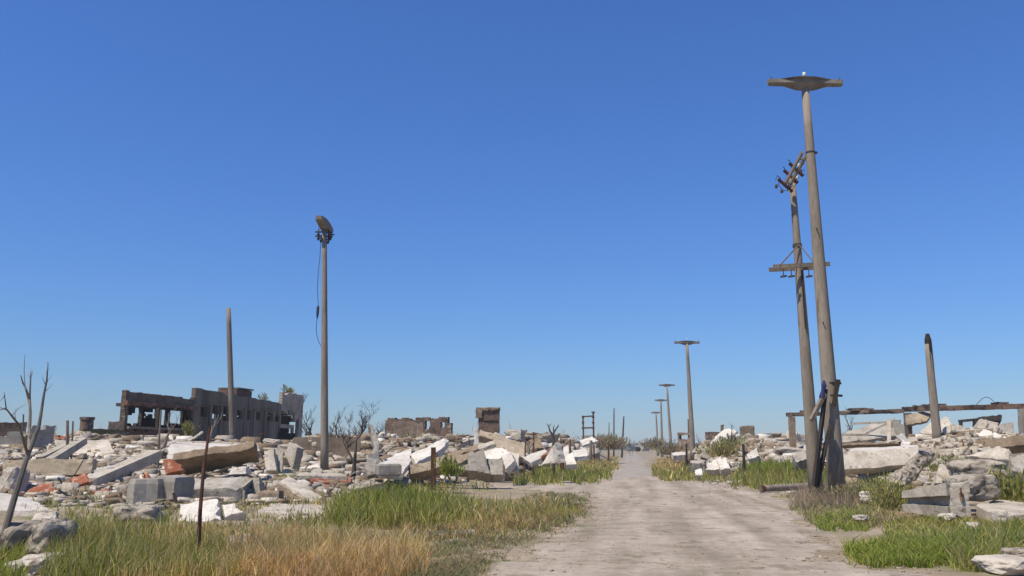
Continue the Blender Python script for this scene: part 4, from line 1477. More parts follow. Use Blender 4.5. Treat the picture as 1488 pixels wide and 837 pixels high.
S('dark_block', 'dark grey block left of the big upright grey slab', CBL, [(664, 660), (682, 661), (682, 684), (666, 682)], 37, .3, .8, 'grey')
mark('the big upright grey slabs', 700, 36.5)
S('hipped_slab', 'pale low hipped roof piece before the eroded brick walls', 'roof', [(550, 631), (577, 630), (579, 642), (545, 640)], 66, 1.8, .5, 'pale')
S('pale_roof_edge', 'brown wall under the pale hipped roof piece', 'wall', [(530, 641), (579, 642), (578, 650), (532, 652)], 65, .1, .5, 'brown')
S('gable_wall', 'long tan fallen gable sloping down right of the brick tower', CBE, [(697, 623), (768, 646), (764, 656), (697, 633)], 56, .4, .6, 'tan', jit=.1)
S('gable_wall', 'broad tan wall slab under the long fallen gable', 'wall', [(718, 636), (764, 648), (764, 664), (700, 660)], 54, 1.5, .5, 'tan')
S('white_column', 'square white column stub before the brick tower', 'column', [(687.5, 622), (695, 621), (696, 650), (688.5, 650)], 52, .1, .4, 'white', jit=.03)
S('roof_plate', 'thin pale roof plate leaning under the white column stub', CSL, [(686, 650), (716, 640), (720, 644), (690, 655)], 48, 1.2, .2, 'pale')
S('triangle_slab', 'pale triangular slab pointing up right of the fallen gable', CSL, [(741, 639), (756, 622), (758, 624), (757, 640)], 60, .3, .6, 'pale', jit=.05)
for k, (pts, D, m, l) in enumerate((
        ([(728, 662), (742, 656), (748, 668), (734, 682)], 40, 'white', 'leaning white slab just right of the brown corner post'),
        ([(744, 660), (754, 658), (753, 684), (747, 684)], 41, 'pale', 'upright pale slab between the brown corner post and the iron posts'),
        ([(757, 663), (792, 652), (800, 659), (770, 672)], 46, 'white', 'flat white slab behind the group of iron posts'),
        ([(786, 676), (800, 652), (808, 642), (816, 672)], 43, 'white', 'tallest white slab standing among the iron posts'),
        ([(780, 660), (803, 650), (804, 654), (786, 664)], 46, 'redbrick', 'reddish slab leaning behind the iron posts'),
        ([(818, 650), (826, 646), (828, 668), (819, 671)], 46, 'white', 'narrow upright white slab right of the iron posts'),
        ([(824, 660), (832, 656), (838, 674), (822, 675)], 45, 'white', 'small white pyramid slab right of the iron posts'),
        ([(832, 654), (852, 652), (855, 662), (834, 664)], 52, 'white', 'broad white slab at the right end of the left rubble'),
        ([(841, 640), (860, 634), (870, 640), (846, 647)], 90, 'white', 'far white slab under the rusty steel portal'),
        ([(700, 656), (728, 650), (752, 660), (708, 672)], 44, 'white', 'crumpled white slab right behind the upright grey slabs'),
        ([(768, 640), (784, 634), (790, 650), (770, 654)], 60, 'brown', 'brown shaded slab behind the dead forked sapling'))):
    S('fallen_slab', l, CSL, pts, D, 1.2, .3, m)
mark('the iron posts', 790, 44)
block('mossy_boulder', 'mossy pale boulder in the grass left of the bright white slab lump', 'boulder', 160, 216, 740, 772, 19.4, .9, M['rough'], yaw=10, rough=.22)
S('white_slab', 'white slab with shaded front edge at the left margin behind the leaning tree', CSL, [(-12, 713), (48, 724), (76, 741), (-14, 741)], 22, 2.2, .35, 'white')
S('grey_block', 'grey shaded block under the white slab at the left margin', CBL, [(18, 742), (62, 741), (62, 758), (20, 758)], 21.3, .2, .6, 'grey')
S('thin_slab', 'thin pale slab strip lying in grass right of the white margin slab', CSL, [(70, 738), (112, 742), (136, 748), (66, 744)], 23, .8, .15, 'pale')
for k, (x0, x1, y0, y1, D, m, l) in enumerate(((38, 74, 766, 818, 13.2, 'rough', 'upright rough boulder in the grass at the lower left corner'), (4, 36, 766, 812, 13.6, 'rough', 'rough boulder behind the trunk of the leaning tree'),
                                               (18, 60, 815, 850, 11.6, 'pale', 'pale boulder at the very bottom left corner'), (38, 68, 752, 772, 17, 'pale', 'small pale stone above the rough boulder in the lower left corner'),
                                               (0, 24, 684, 722, 29, 'pale', 'pale block at the left edge under the long tan wall'))):
    block('boulder', l, 'boulder', x0, x1, y0, y1, D, .7, M[m], yaw=rnd.uniform(-30, 30), tilt=(rnd.uniform(-10, 10), rnd.uniform(-8, 8)), rough=.25)
mark('the leaning bare tree', 30, 20)
for pts, D, l in (([(30, 704), (78, 700), (84, 716), (34, 720)], 29, 'heap of red brick rubble right of the leaning bare tree'), ([(100, 694), (124, 686), (132, 700), (108, 708)], 31, 'red brick lump at the lower end of the slanting pale beam'),
                  ([(130, 712), (160, 708), (168, 722), (134, 724)], 27.5, 'low red brick heap left of the two grey blocks'), ([(205, 690), (214, 684), (218, 694), (208, 698)], 31, 'small red brick lump behind the two grey blocks')):
    S('brick_heap', l, 'brick heap', pts, D, .8, .5, 'redbrick', jit=.2, seg=.15)

# right-hand side
D = G(1240, 682)
MK['long pale low wall lying right of the tallest pole'] = 'the long pale wall'
S('fallen_wall', 'long pale low wall lying right of the tallest pole', 'wall', [(1224, 655), (1338, 650), (1334, 676), (1226, 683)], 41, .5, .6, 'pale', jit=.08)
S('cracked_slab', 'cracked pale slab lying on the long pale low wall', CSL, [(1234, 651), (1336, 646), (1336, 660), (1232, 662)], 42, 2.5, .2, 'white')
S('timber_lintel', 'dark long lintel lying behind the cracked pale slab', 'lintel', [(1224, 643), (1330, 641), (1330, 645), (1224, 647)], 46, .1, .3, 'brown', jit=.05)
# beam with a channel in its side
cb = empty('channel_beam', P(1360, 750, 21), 'long concrete beam with a recessed side and rust streak on its end', CBE)
p_end, p_far = P(1395, 752, 20.2), P(1314, 748, 21.6)
d = (p_far - p_end)
d.z = 0
d.normalize()
s_ = Vector((-d.y, d.x, 0))
if s_.y > 0: s_ = -s_                               # towards the camera
hE, hF = pxm(52, 20.2), pxm(30, 23.6)
e0 = P(1380, 751, 20.2)
L = (P(1312, 738, 21.6) - e0).length
w = .52
tA, tB = P(1380, 702, 20.2), P(1312, 713, 21.6)


def ring(s, z0, z1, wa, wb):
    top = tA.lerp(tB, s)
    base = e0.lerp(P(1312, 740, 21.6), s)
    h = top.z - base.z
    bk = Vector((.75, .38, 0)).normalized()
    return [Vector((base.x, base.y, base.z + h * z0)) + bk * wa, Vector((base.x, base.y, base.z + h * z1)) + bk * wa, Vector((base.x, base.y, base.z + h * z1)) + bk * wb, Vector((base.x, base.y, base.z + h * z0)) + bk * wb]


for nm, z0, z1, wa, wb, m in (('top_flange', .62, 1.0, 0, .52, 'pale'), ('web', .3, .62, .2, .45, 'grey'), ('bottom_flange', -.1, .3, 0, .52, 'pale')):
    mb = MB()
    rings = []
    for s in np.linspace(.02, 1, 10):
        r = ring(s, z0, z1, wa, wb)
        rings.append([q + Vector((rnd.uniform(-.012, .012), 0, rnd.uniform(-.012, .012))) for q in r])
    mb.layers(rings)
    mb.build(nm, M[m], cb)
o = slab('end_block', None, None, [(1379, 702, 20.15), (1409, 699, 20.0), (1412, 752, 20.0), (1381, 751, 20.15)], .45, M['pale'], parent=cb, jit=.03)
mb = MB()
mb.tube([P(1396, 709, 19.95), P(1396.5, 715, 19.93), P(1397, 722, 19.97)], [.018, .022, .01], 7)
mb.build('rust_bracket', M['rust'], cb)
mb = MB()
q = [P(1394, 716, 20.05), P(1399, 716, 20.05), P(1398.5, 724, 20.05), P(1397, 730, 20.05), P(1395.5, 724, 20.05)]
mb.layers([[p + Vector((0, -.035, 0)) for p in q], [p + Vector((0, .06, 0)) for p in q]])
mb.build('rust_streak', mat('rust_stain', (.32, .2, .12), rand=0), cb)
mark('the channel beam', 1360, 21)
S('shattered_block', 'pale square block standing behind the channel beam', CBL, [(1366, 674), (1388, 677), (1402, 702), (1357, 702)], 24, .5, .8, 'pale')
block('layered_boulder', 'upper of two thick layered boulders right of the channel beam', 'boulder', 1402, 1468, 671, 697, 23, 1.1, M['rough'], yaw=-8, tilt=(0, 2), rough=.14)
block('layered_boulder', 'lower dark layered boulder just behind the end of the channel beam', 'boulder', 1398, 1452, 694, 727, 21.6, .9, M['rough'], yaw=12, rough=.2)
mark('the two layered boulders', 1430, 22)
slab('broken_slab', 'flat broken pale slab at the right edge in front of the layered boulders', CSL, [(1418, 733, 20.8), (1450, 722, 23), (1496, 724, 23), (1500, 748, 19.8), (1448, 748, 19.8)], .35, M['pale'], jit=.12)
mark('the flat slab at the right edge', 1455, 20.5)
S('leaning_slab', 'big pale slab leaning behind the layered boulders', CSL, [(1400, 662), (1452, 648), (1466, 652), (1464, 668), (1402, 672)][:4], 28.5, 1.6, .5, 'pale')
S('leaning_slab', 'pale slab lying right of the big leaning slab at the right edge', CSL, [(1466, 664), (1498, 656), (1500, 690), (1470, 684)], 27.5, 1, .4, 'grey')
S('slope_slab', 'long pale sloping slab rising to the right edge behind the rubble', CSL, [(1418, 652), (1474, 634), (1492, 644), (1440, 660)], 33, 2, .4, 'pale', jit=.2)
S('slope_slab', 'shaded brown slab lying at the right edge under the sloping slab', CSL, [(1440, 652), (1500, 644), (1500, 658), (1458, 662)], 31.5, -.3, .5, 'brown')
mark('the big leaning slab', 1435, 29)
for k in range(9):                                   # toothed line of a fallen brick wall
    px = 1306 + k * 5 + rnd.uniform(-1.5, 1.5)
    py = 706 - k * 4.6
    D = 24.5 + k * 1.25
    block('wall_fragment', 'jagged wall fragment in the toothed line climbing left of the channel beam', CBL, px - 8, px + 8, py - 17, py + 2, D, .5, M['rough'], yaw=rnd.uniform(-30, 30), tilt=(rnd.uniform(-18, 18), 28), rough=.2, group='fragments of the toothed fallen wall')
mark('the toothed fallen wall', 1325, 28)
for pts, D, m, l in (([(1028, 672), (1048, 662), (1058, 683), (1024, 683)], 54, 'white', 'largest white boulder right of the nearest street pole'),
                     ([(1042, 668), (1054, 664), (1062, 680), (1046, 683)], 53.5, 'white', 'second white boulder right of the nearest street pole'),
                     ([(1004, 669), (1026, 668), (1024, 673), (1002, 673)], 57, 'pale', 'flat pale slab at the foot of the nearest street pole'),
                     ([(1009, 683), (1020, 680), (1022, 690), (1010, 691)], 48, 'white', 'small white boulder before the nearest street pole'),
                     ([(1084, 660), (1100, 650), (1104, 662), (1088, 668)], 58, 'white', 'white slab right of the short dark post'),
                     ([(1150, 660), (1172, 652), (1176, 668), (1156, 672)], 47, 'grey', 'grey slab piece left of the two tall poles'),
                     ([(975, 657), (1000, 655), (998, 661), (978, 662)], 85, 'white', 'far white slab on the bank right of the far street'),
                     ([(1005, 650), (1030, 649), (1028, 658), (1006, 658)], 80, 'pale', 'far pale slab just right of the nearest street pole')):
    S('white_rubble', l, CBL, pts, D, .8, .6, m, jit=.2)
S('brick_hut', 'brick hut remnant on the right skyline beside the dark bare tree', 'hut', [(1078, 618), (1097, 618), (1097, 652), (1078, 652)], 96, .05, 1.2, 'brown', jit=.05)
S('brick_stub', 'thin brick pillar stub on the right skyline left of the dark bare tree', 'pillar', [(1048, 617), (1052.5, 617), (1052.5, 650), (1048, 650)], 98, .05, .4, 'brown', jit=.04)
wall_px('hut_wall', 'flat roofed dark hut remnant behind the nearest street pole', 'ruin wall', 985, 1005, 629, 650, 100, 99, .6, M['palebrick'], [(988, 1001, 633, 639)], ragamp=.15, seed=111)
wall_px('hut_wall', 'low brown wall on the skyline right of the nearest street pole', 'ruin wall', 1025, 1048, 628, 640, 102, 101, .5, M['ruinbrick'], ragamp=.5, seed=115)
block('flat_stone', 'pale flat stone at the bottom right corner', 'stone', 1452, 1515, 816, 838, 11.6, .7, M['pale'], yaw=10, rough=.15)
block('flat_stone', 'small dark topped stone above the flat stone at the bottom right', 'stone', 1470, 1500, 800, 815, 12.6, .4, M['rough'], yaw=-20, rough=.2)
for x0, x1, y0, y1, D, l in ((1247, 1262, 750, 757, 19.5, 'small white stone in the reddish weeds right of the track'), (1372, 1392, 748, 757, 19.5, 'flat white stone in front of the end of the channel beam'), (1254, 1275, 716, 730, 26, 'grey stone among the weeds right of the tallest pole'),
                             (1412, 1426, 762, 775, 17.6, 'pale stone in the weeds below the flat slab at the right edge'), (1453, 1464, 744, 762, 18.6, 'sharp upright stone before the flat slab at the right edge')):
    block('stone', l, 'stone', x0, x1, y0, y1, D, .3, M['pale'], yaw=rnd.uniform(-40, 40), rough=.25)
block('road_lump', 'dark lump of debris on the far street', 'debris', 925, 931, 650, 655.6, 150, 1.2, M['char'], rough=.3)

# fallen pole, kerb log, posts and rods
fp_ = empty('fallen_pole', P(1140, 706, 34), 'fallen grey concrete pole lying in the weeds left of the two tall poles', 'fallen pole')
mb = MB()
a, b = P(1106, 705, 33.5), P(1182, 696.5, 36)
for p in (a, b): p.z = gz(p.x, p.y) + .17
mb.tube([a.lerp(b, t) for t in np.linspace(0, 1, 7)], [.12, .125, .13, .13, .135, .14, .14], 12)
mb.build('shaft', M['pole'], fp_, smooth=True)
mb = MB()
mb.tube([a.lerp(b, .0), a.lerp(b, .035)], .14, 12)
mb.build('rusty_collar', M['rust'], fp_)
mark('the fallen pole', 1140, 34)
mb = MB()
a, b = gp(711, 699), gp(753, 699)
mb.bar(a + Vector((0, 0, .1)), b + Vector((0, 0, .1)), .3, .2, .03)
tag(mb.build('kerb_log', M['wood']), 'brownish log lying by the track at the foot of the brown corner post', 'log')
mb = MB()
a, b = gp(598, 780), gp(690, 778)
mb.bar(a + Vector((0, 0, .05)), b + Vector((0, 0, .05)), .12, .09, .02)
tag(mb.build('kerb_strip', M['pale']), 'thin pale kerb strip half hidden in the low weeds', 'kerb')


def post(label, px, y0, y1, D, w, m, group, tipdx=0.0, round_=True, z=None):
    b = P(px, y1, D)
    b.z = min(b.z, gz(b.x, b.y)) - .15
    t = P(px + tipdx, y0, D)
    mb = MB()
    if round_:
        mb.tube([b, b.lerp(t, .5) + Vector((rnd.uniform(-.02, .02), 0, 0)), t], [w / 2, w / 2, w / 2 * .85], 7)
    else:
        mb.bar(b, t, w, w, .01)
    return tag(mb.build('post', M[m]), label, 'post', group)


GP = 'old fence posts left of the track'
post('square rusty post in front of the long tan beam', 630, 650, 684, 35, .19, 'rust', GP, round_=False)
post('brown corner post standing at the end of the kerb log', 731, 663, 696, 44, .17, 'wood', GP, round_=False)
mark('the brown corner post', 731, 44)
for px, y0, y1, D, w, dx, l in ((774.5, 628, 682, 48, .12, 1, 'tallest rusty iron post of the row left of the track'), (761, 634, 684, 47, .09, 3, 'thin tilted iron post just left of the tallest iron post'), (804, 636, 679, 52, .12, .5, 'iron post right of the dead forked sapling'),
                                (814, 636, 668, 58, .1, 1, 'paler iron post second right of the dead forked sapling'), (828.5, 638, 664, 64, .12, 0, 'short iron post near the right end of the row'), (817, 648, 668, 56, .2, 0, 'stumpy black iron post right of the dead forked sapling'),
                                (863, 646, 660, 90, .2, 0, 'dark short post at the right end of the left rubble'), (884, 647, 657, 105, .2, 0, 'dark post in the dry grass at the left edge of the far street'), (858, 640, 664, 80, .3, 1, 'grey squat post before the rusty steel portal')):
    post(l, px, y0, y1, D, w, 'wood' if px == 858 else 'rust', GP, dx)
post('short dark post in the weeds right of the nearest street pole', 1080, 645, 676, 50, .17, 'char', 'dark posts right of the track')
post('dark post left of the nearest street pole', 997.5, 645, 662, 80, .2, 'char', 'dark posts right of the track')
for px, x1, y0, y1, D, w, l in ((230, 234, 596, 676, 42, .1, 'grey stake standing before the biggest white slab'), (104, 106, 612, 664, 45, .1, 'thinner stake of the pair behind the slanting pale beam'), (99, 98, 611, 668, 44, .16, 'taller stake of the pair behind the slanting pale beam'), (35, 34, 602, 634, 52, .1, 'dark stake before the low wall at the far left edge'),
                                (208, 208, 634, 652, 50, .1, 'short pale stake left of the two storey ruin')):
    post(l, px, y0, y1, D, w, 'wood', 'stakes in the left rubble', x1 - px)
mb = MB()
mb.tube([gp(288, 815) - Vector((0, 0, .2)), P(291, 740, 13), P(296, 680, 13.1), P(305, 620, 13.2)], [.034, .03, .026, .018], 8)
tag(mb.build('iron_rod', M['rust']), 'thin bare iron rod standing in the grass at the lower left', 'rod')


# ------------------------------------------------------------------ dead trees
def dead_tree(name, label, px, py, D, h, r, m, seed, spread=.6, levels=4, lean=0.0, first=.35, kids=(2, 4), cat='dead tree', group=None):
    R = random.Random(seed)
    b = P(px, py, D)
    b.z = min(b.z, gz(b.x, b.y) + .3)
    H = h
    root = empty(name, b, label, cat, group)
    tr, br = MB(), MB()

    def grow(p, d, L, r0, lev):
        n = 5
        pts, rr = [p], [r0]
        q = p.copy()
        for k in range(n):
            d2 = (d + Vector((R.gauss(0, .13), R.gauss(0, .13), R.gauss(.05, .1)))).normalized()
            q = q + d2 * L / n
            pts.append(q.copy())
            rr.append(max(.005, r0 * (1 - .72 * (k + 1) / n)))
            d = d2
        (tr if lev == 0 else br).tube(pts, rr, 7 if lev == 0 else 5)
        if lev >= levels: return
        for _ in range(R.randint(*kids)):
            i = R.randint(max(1, int(first * n)) if lev == 0 else 1, n)
            a = R.uniform(0, 6.283)
            nd = (d * .55 + Vector((math.cos(a) * spread, math.sin(a) * spread, R.uniform(.1, .5)))).normalized()
            grow(pts[i], nd, L * R.uniform(.4, .72), rr[i] * .72 + .004, lev + 1)

    grow(b - Vector((0, 0, .2)), Vector((lean, 0, 1)).normalized(), H * .62, r, 0)
    tr.build('trunk', m, root)
    if br.v: br.build('branches', m, root)
    return root


# the leaning bare tree at the left edge, its limbs traced one by one
lt = empty('dead_tree', gp(2, 806), 'leaning bare grey tree with forked top at the left edge', 'dead tree')
D = 13.6
def limb(pts, rad, m=None, nm='branch', n=8):
    mb = MB()
    mb.tube([P(*p) for p in pts], rad, n)
    return mb.build(nm, M['bark'], lt)
limb([(-8, 828, D), (6, 775, D), (22, 720, D + .1), (38, 668, D + .2), (52, 630, D + .3)], [.06, .055, .048, .04, .033], nm='trunk')
limb([(48, 640, D + .28), (56, 622, D + .3), (59, 605, D + .3), (63, 578, D + .35), (68, 552, D + .4), (70, 527, D + .4)], [.034, .03, .025, .02, .014, .005])
limb([(42, 655, D + .2), (43, 622, D + .5), (44, 600, D + .6), (43, 575, D + .7), (45, 540, D + .7)], [.027, .025, .022, .018, .008])
limb([(43.5, 582, D + .7), (38, 566, D + .6), (33, 556, D + .6), (30, 545, D + .5)], [.02, .016, .012, .006])
limb([(44, 596, D + .6), (36, 560, D + .8), (35, 540, D + .9), (36, 515, D + 1)], [.012, .01, .007, .003])
limb([(40, 660, D + .2), (28, 618, D - .2), (20, 608, D - .4), (9, 594, D - .6), (6, 570, D - .8)], [.022, .018, .015, .01, .004])
limb([(8, 593, D - .6), (-4, 597, D - .9)], [.01, .004], n=6)
limb([(7, 575, D - .7), (0, 583, D - .9)], [.008, .003], n=6)
Rt = random.Random(3)
tw_ = MB()
for a, b in (((59, 605, D + .3), (68, 552, D + .4)), ((44, 600, D + .6), (45, 545, D + .7)), ((28, 618, D - .2), (9, 594, D - .6)), ((63, 578, D + .35), (70, 530, D + .4)), ((42, 650, D + .2), (44, 600, D + .6))):
    for _ in range(3):
        q = P(*a).lerp(P(*b), Rt.random())
        d = Vector((Rt.uniform(-1, 1), Rt.uniform(-1, 1), Rt.uniform(.2, 1.2))).normalized()
        L_ = Rt.uniform(.06, .3)
        tw_.tube([q, q + d * L_ * .5 + Vector((0, 0, .01)), q + (d + Vector((Rt.gauss(0, .3), 0, .2))).normalized() * L_], [.006, .004, .002], 5)
tw_.build('twigs', M['bark'], lt)
# bare trees further back
dead_tree('dead_tree', 'forked dead tree standing in the rubble right of the tall left pole', 513, 682, 38, 2.7, .12, M['darkbark'], 21, spread=.75, first=.5, kids=(3, 4))
dead_tree('dead_tree', 'dead tree directly behind the tall left pole leaning left', 462, 650, 58, 3.1, .11, M['darkbark'], 5, spread=.55, kids=(3, 4), lean=-.12)
dead_tree('dead_tree', 'slender dead tree between the tall left pole and the forked dead tree', 490, 650, 62, 3.0, .09, M['darkbark'], 13, spread=.5, kids=(2, 4))
dead_tree('dead_tree', 'many branched dead tree behind the curved concrete fin', 526, 650, 60, 3.3, .11, M['darkbark'], 36, spread=.65, kids=(3, 4))
dead_tree('dead_tree', 'small crooked dead tree at the right end of the two storey ruin', 448, 650, 66, 2.7, .1, M['darkbark'], 42, spread=.6, kids=(3, 4), lean=-.2)
dead_tree('dead_tree', 'low twiggy dead tree left of the forked dead tree', 478, 652, 56, 2.2, .08, M['darkbark'], 71, spread=.7, kids=(3, 4))
dead_tree('dead_tree', 'low twiggy dead tree just left of the curved concrete fin', 503, 655, 50, 2.3, .08, M['darkbark'], 74, spread=.75, kids=(3, 4))
dead_tree('dead_tree', 'thin dead tree before the left end of the ragged dark brick wall', 545, 650, 75, 2.9, .08, M['darkbark'], 77, spread=.6, kids=(3, 4))
dead_tree('dead_tree', 'pale knotted dead trunk before the two storey ruin by the grey stake', 232, 660, 46, 2.6, .17, M['bark'], 8, spread=.5, levels=2, first=.8)
dead_tree('dead_tree', 'small spindly dead trunk in front of the taller part of the two storey ruin', 303, 650, 48, 2.3, .11, M['bark'], 9, spread=.5, levels=2, first=.8)
ft = empty('dead_sapling', P(804, 684, 48) , 'dead forked sapling with a goblet shaped crown among the iron posts', 'dead tree')
for nm, pts, rad in (('trunk', [(804.5, 684), (804, 660), (804, 636), (803, 631)], [.09, .08, .075, .085]), ('branch', [(803, 632), (799, 626), (797, 618)], [.07, .05, .03]), ('branch', [(803, 632), (807, 625), (811, 619)], [.07, .05, .03]),
                     ('branch', [(797, 619), (795, 617), (795, 615)], [.03, .02, .01]), ('branch', [(797, 620), (800, 617), (801, 616)], [.03, .02, .01]), ('branch', [(805, 628), (804, 622), (806, 617)], [.05, .03, .01]), ('branch', [(809, 622), (812, 619), (811, 616)], [.035, .02, .01])):
    mb = MB()
    mb.tube([P(px, py, 50) for px, py in pts], rad, 7)
    mb.build(nm, M['darkbark'], ft)
ft2 = empty('dead_sapling', P(769, 684, 47), 'forked dead sapling just left of the tallest rusty iron post', 'dead tree')
for nm, pts, rad in (('trunk', [(770, 684), (769, 662), (768, 648)], [.09, .08, .07]), ('branch', [(768, 649), (764, 640), (760, 629)], [.06, .05, .02]), ('branch', [(768.5, 652), (773, 645), (776, 640)], [.06, .045, .02])):
    mb = MB()
    mb.tube([P(px, py, 47.5) for px, py in pts], rad, 7)
    mb.build(nm, M['bark'], ft2)
dead_tree('dead_tree', 'dark bare tree on the right skyline left of the brick hut', 1066, 652, 72, 3.2, .17, M['darkbark'], 17, spread=.35, kids=(2, 4))
dead_tree('dead_tree', 'bare bush like tree seen under the beam right of the tallest pole', 1231, 640, 66, 2.9, .07, M['darkbark'], 23, spread=.5, kids=(2, 4))
for k, (px, D, h) in enumerate(((640, 105, 3.2), (668, 100, 3), (690, 96, 3.4), (745, 110, 3.), (735, 120, 2.6), (790, 120, 2.6), (820, 130, 3.2), (828, 125, 2.4), (838, 140, 3), (865, 150, 3.4), (872, 160, 3), (915, 250, 5), (918, 260, 4.5), (1020, 120, 3.6), (1033, 125, 3.2), (1056, 118, 2.5),
                                (1075, 120, 3.6), (1112, 115, 2.6), (1135, 110, 2.4), (25, 80, 2.8), (80, 84, 3.0), (88, 82, 2.6), (142, 88, 2.5), (70, 90, 2.6), (150, 90, 2.3), (1345, 75, 2.2), (1215, 80, 2.2))):
    dead_tree('dead_shrub', 'small bare dead shrub on the skyline beyond the rubble', px, 645, D, h, .06, M['darkbark'], 60 + k, spread=.5, levels=2, kids=(2, 4), cat='dead shrub', group='dead shrubs along the skyline')

# ------------------------------------------------------------------ living shrubs
bush('shrub', 653, 692, 33.5, 1.3, .95, 900, GREEN + LIME, 'round green shrub in the grass right of the square rusty post', leaf=.06)
bush('shrub', 1291, 738, 24, 1.25, 1.0, 1300, GREEN + OLIVE, 'soft green shrub between the tallest pole and the channel beam', leaf=.045)
bush('shrub', 1268, 718, 27, 1.6, .95, 1000, OLIVE + LIME, 'yellow green shrub just right of the tallest pole', leaf=.05)
bush('reed_clump', 1472, 738, 22.5, 1.3, 1.3, 1300, OLIVE + GREEN, 'tall green reeds at the right edge behind the flat slab', leaf=.07, up=.3)
bush('reed_clump', 1500, 736, 22.5, 1.3, 1.2, 900, OLIVE + GREEN, 'reeds cut by the right edge of the view', leaf=.07, up=.3)
bush('shrub', 1385, 690, 26, 1.5, .6, 700, LIME + OLIVE, 'low bright shrub behind the pale square block', leaf=.05)
bush('shrub', 1215, 712, 27.3, 1.8, .85, 700, TWIG + OLIVE, 'brown dry bush round the foot of the tallest pole', leaf=.045)
bush('shrub', 1048, 664, 62, 3.8, 1.4, 1100, OLIVE, 'grey green shrub left of the short dark post', leaf=.12)
bush('shrub', 1062, 650, 75, 3.2, 1.2, 500, GREEN + TWIG, 'dark shrub under the dark bare tree on the right', leaf=.12)
bush('shrub', 974, 661, 96, 4.6, 1.5, 800, WEED + TWIG, 'olive shrub on the bank under the second street pole', leaf=.16)
bush('shrub', 884, 653, 112, 6.5, 1.9, 1300, WEED + TWIG, 'largest olive shrub at the left edge of the far street', leaf=.2)
bush('shrub', 868, 650, 125, 5.2, 1.8, 900, WEED + TWIG, 'olive shrub behind the dark short post left of the far street', leaf=.2)
bush('shrub', 952, 652, 150, 6, 1.7, 800, WEED + TWIG, 'olive shrub right of the end of the far street', leaf=.24)
bush('shrub', 500, 655, 52, 2.4, 1.1, 500, OLIVE + WEED, 'grey green shrub at the foot of the slender dead tree', leaf=.1)
bush('shrub', 600, 652, 80, 4, 2.0, 600, TWIG + OLIVE, 'dry brown shrub before the eroded brick wall', leaf=.15)
A = []
n = 26000                                             # low scrub along the horizon
D = npr.uniform(420, 1000, n)
px = npr.uniform(-200, 1700, n)
x = (px - CX) / F * D
z = ground(x, D)
hh = (2.2 + 1.6 * wob(x, D, .02) + .9 * wob(x, D, .11)) * npr.uniform(.3, 1.1, n)
k = (np.abs(px - 926) > 6) | (D > 800)
A.append(tri_blades(x[k], D[k], z[k], np.maximum(hh[k], .5), npr.uniform(1.2, 3.6, k.sum()), np.abs(npr.normal(.3, .2, k.sum())), palette(k.sum(), [((.05, .06, .05), 3), ((.065, .07, .06), 2), ((.085, .08, .07), 1)])))
flush(A, 'far_scrub', 'dark low scrub along the far horizon', 'scrub', M['scrub'])

# ------------------------------------------------------------------ rubble chunks, each its own thing
KINDS = (('slab', 'flat slab', (1.1, .8, .12), 'concrete slab'), ('block', 'thick block', (.8, .7, .5), 'concrete block'), ('beam', 'beam piece', (1.2, .24, .22), 'concrete beam'), ('panel', 'tilted panel', (1.05, .8, .1), 'concrete panel'), ('lump', 'rough lump', (.75, .65, .45), 'rubble lump'))
COLS = (('white', 'white'), ('pale', 'pale'), ('pale', 'pale'), ('grey', 'grey'), ('rough', 'mottled'), ('tan', 'tan'), ('brown', 'brown'), ('redbrick', 'red brick'))
REG = (([(-10, 638), (180, 640), (430, 642), (560, 638), (690, 636), (780, 636), (850, 640), (862, 662), (800, 674), (760, 684), (716, 694), (640, 700), (560, 706), (480, 718), (400, 730), (250, 735), (150, 728), (-10, 722)], 165, 'left'),
       ([(962, 648), (1010, 634), (1140, 626), (1260, 634), (1495, 632), (1495, 690), (1400, 690), (1340, 700), (1290, 706), (1230, 690), (1140, 682), (1060, 682), (1000, 668)], 120, 'right'))
chunks = []
for poly, count, side in REG:
    got = 0
    while got < count:
        px = rnd.uniform(min(p[0] for p in poly), max(p[0] for p in poly))
        py = rnd.uniform(min(p[1] for p in poly), max(p[1] for p in poly))
        if not inpoly(np.array([px]), np.array([py]), poly)[0]: continue
        p = gp(px, py)
        if p.y > 140: continue
        s = pxm(rnd.uniform(12, 36) * (1 if rnd.random() < .75 else 1.5), p.y)
        s = min(max(s, .35), 2.6)
        kd = rnd.choices(KINDS, [3.2, 1.1, 2, 4, .7])[0]
        cl = rnd.choices(COLS, [5, 4, 4, 3, 2.5, 1.2, 1.2, .6])[0]
        chunks.append((px, py, p, s, kd, cl))
        got += 1
placed = []
for px, py, p, s, kd, cl in chunks:
    dims = [c * s * rnd.uniform(.75, 1.25) for c in kd[2]]
    mb = rock_mesh(dims, .3) if kd[0] == 'lump' else chunk_mesh(dims, .14)
    tl = {'slab': 22, 'block': 22, 'beam': 24, 'panel': 58, 'lump': 25}[kd[0]]
    R = Matrix.Rotation(rnd.uniform(0, 6.283), 3, 'Z') @ Matrix.Rotation(math.radians(rnd.uniform(-tl, tl)), 3, 'X') @ Matrix.Rotation(math.radians(rnd.uniform(-tl, tl) * .6), 3, 'Y')
    mb.v = [R @ v for v in mb.v]
    lo = min(v.z for v in mb.v)
    hi = max(v.z for v in mb.v)
    off = p + Vector((0, 0, -lo - (hi - lo) * rnd.uniform(.08, .3)))
    mb.v = [v + off for v in mb.v]
    o = mb.build({'slab': 'concrete_slab', 'block': 'concrete_block', 'beam': 'concrete_beam', 'panel': 'broken_plate', 'lump': 'rubble_lump'}[kd[0]], M[cl[0]], loc=p)
    if kd[0] != 'lump': crumble(o.data, min(.035 * s, max(.014, .0008 * p.y)), max(s * .2, .005 * p.y), rnd.uniform(0, 9))
    placed.append((o, px, p.y, s, kd, cl))
mid = sorted(q[3] for q in placed)[len(placed) // 2]
byl = {}
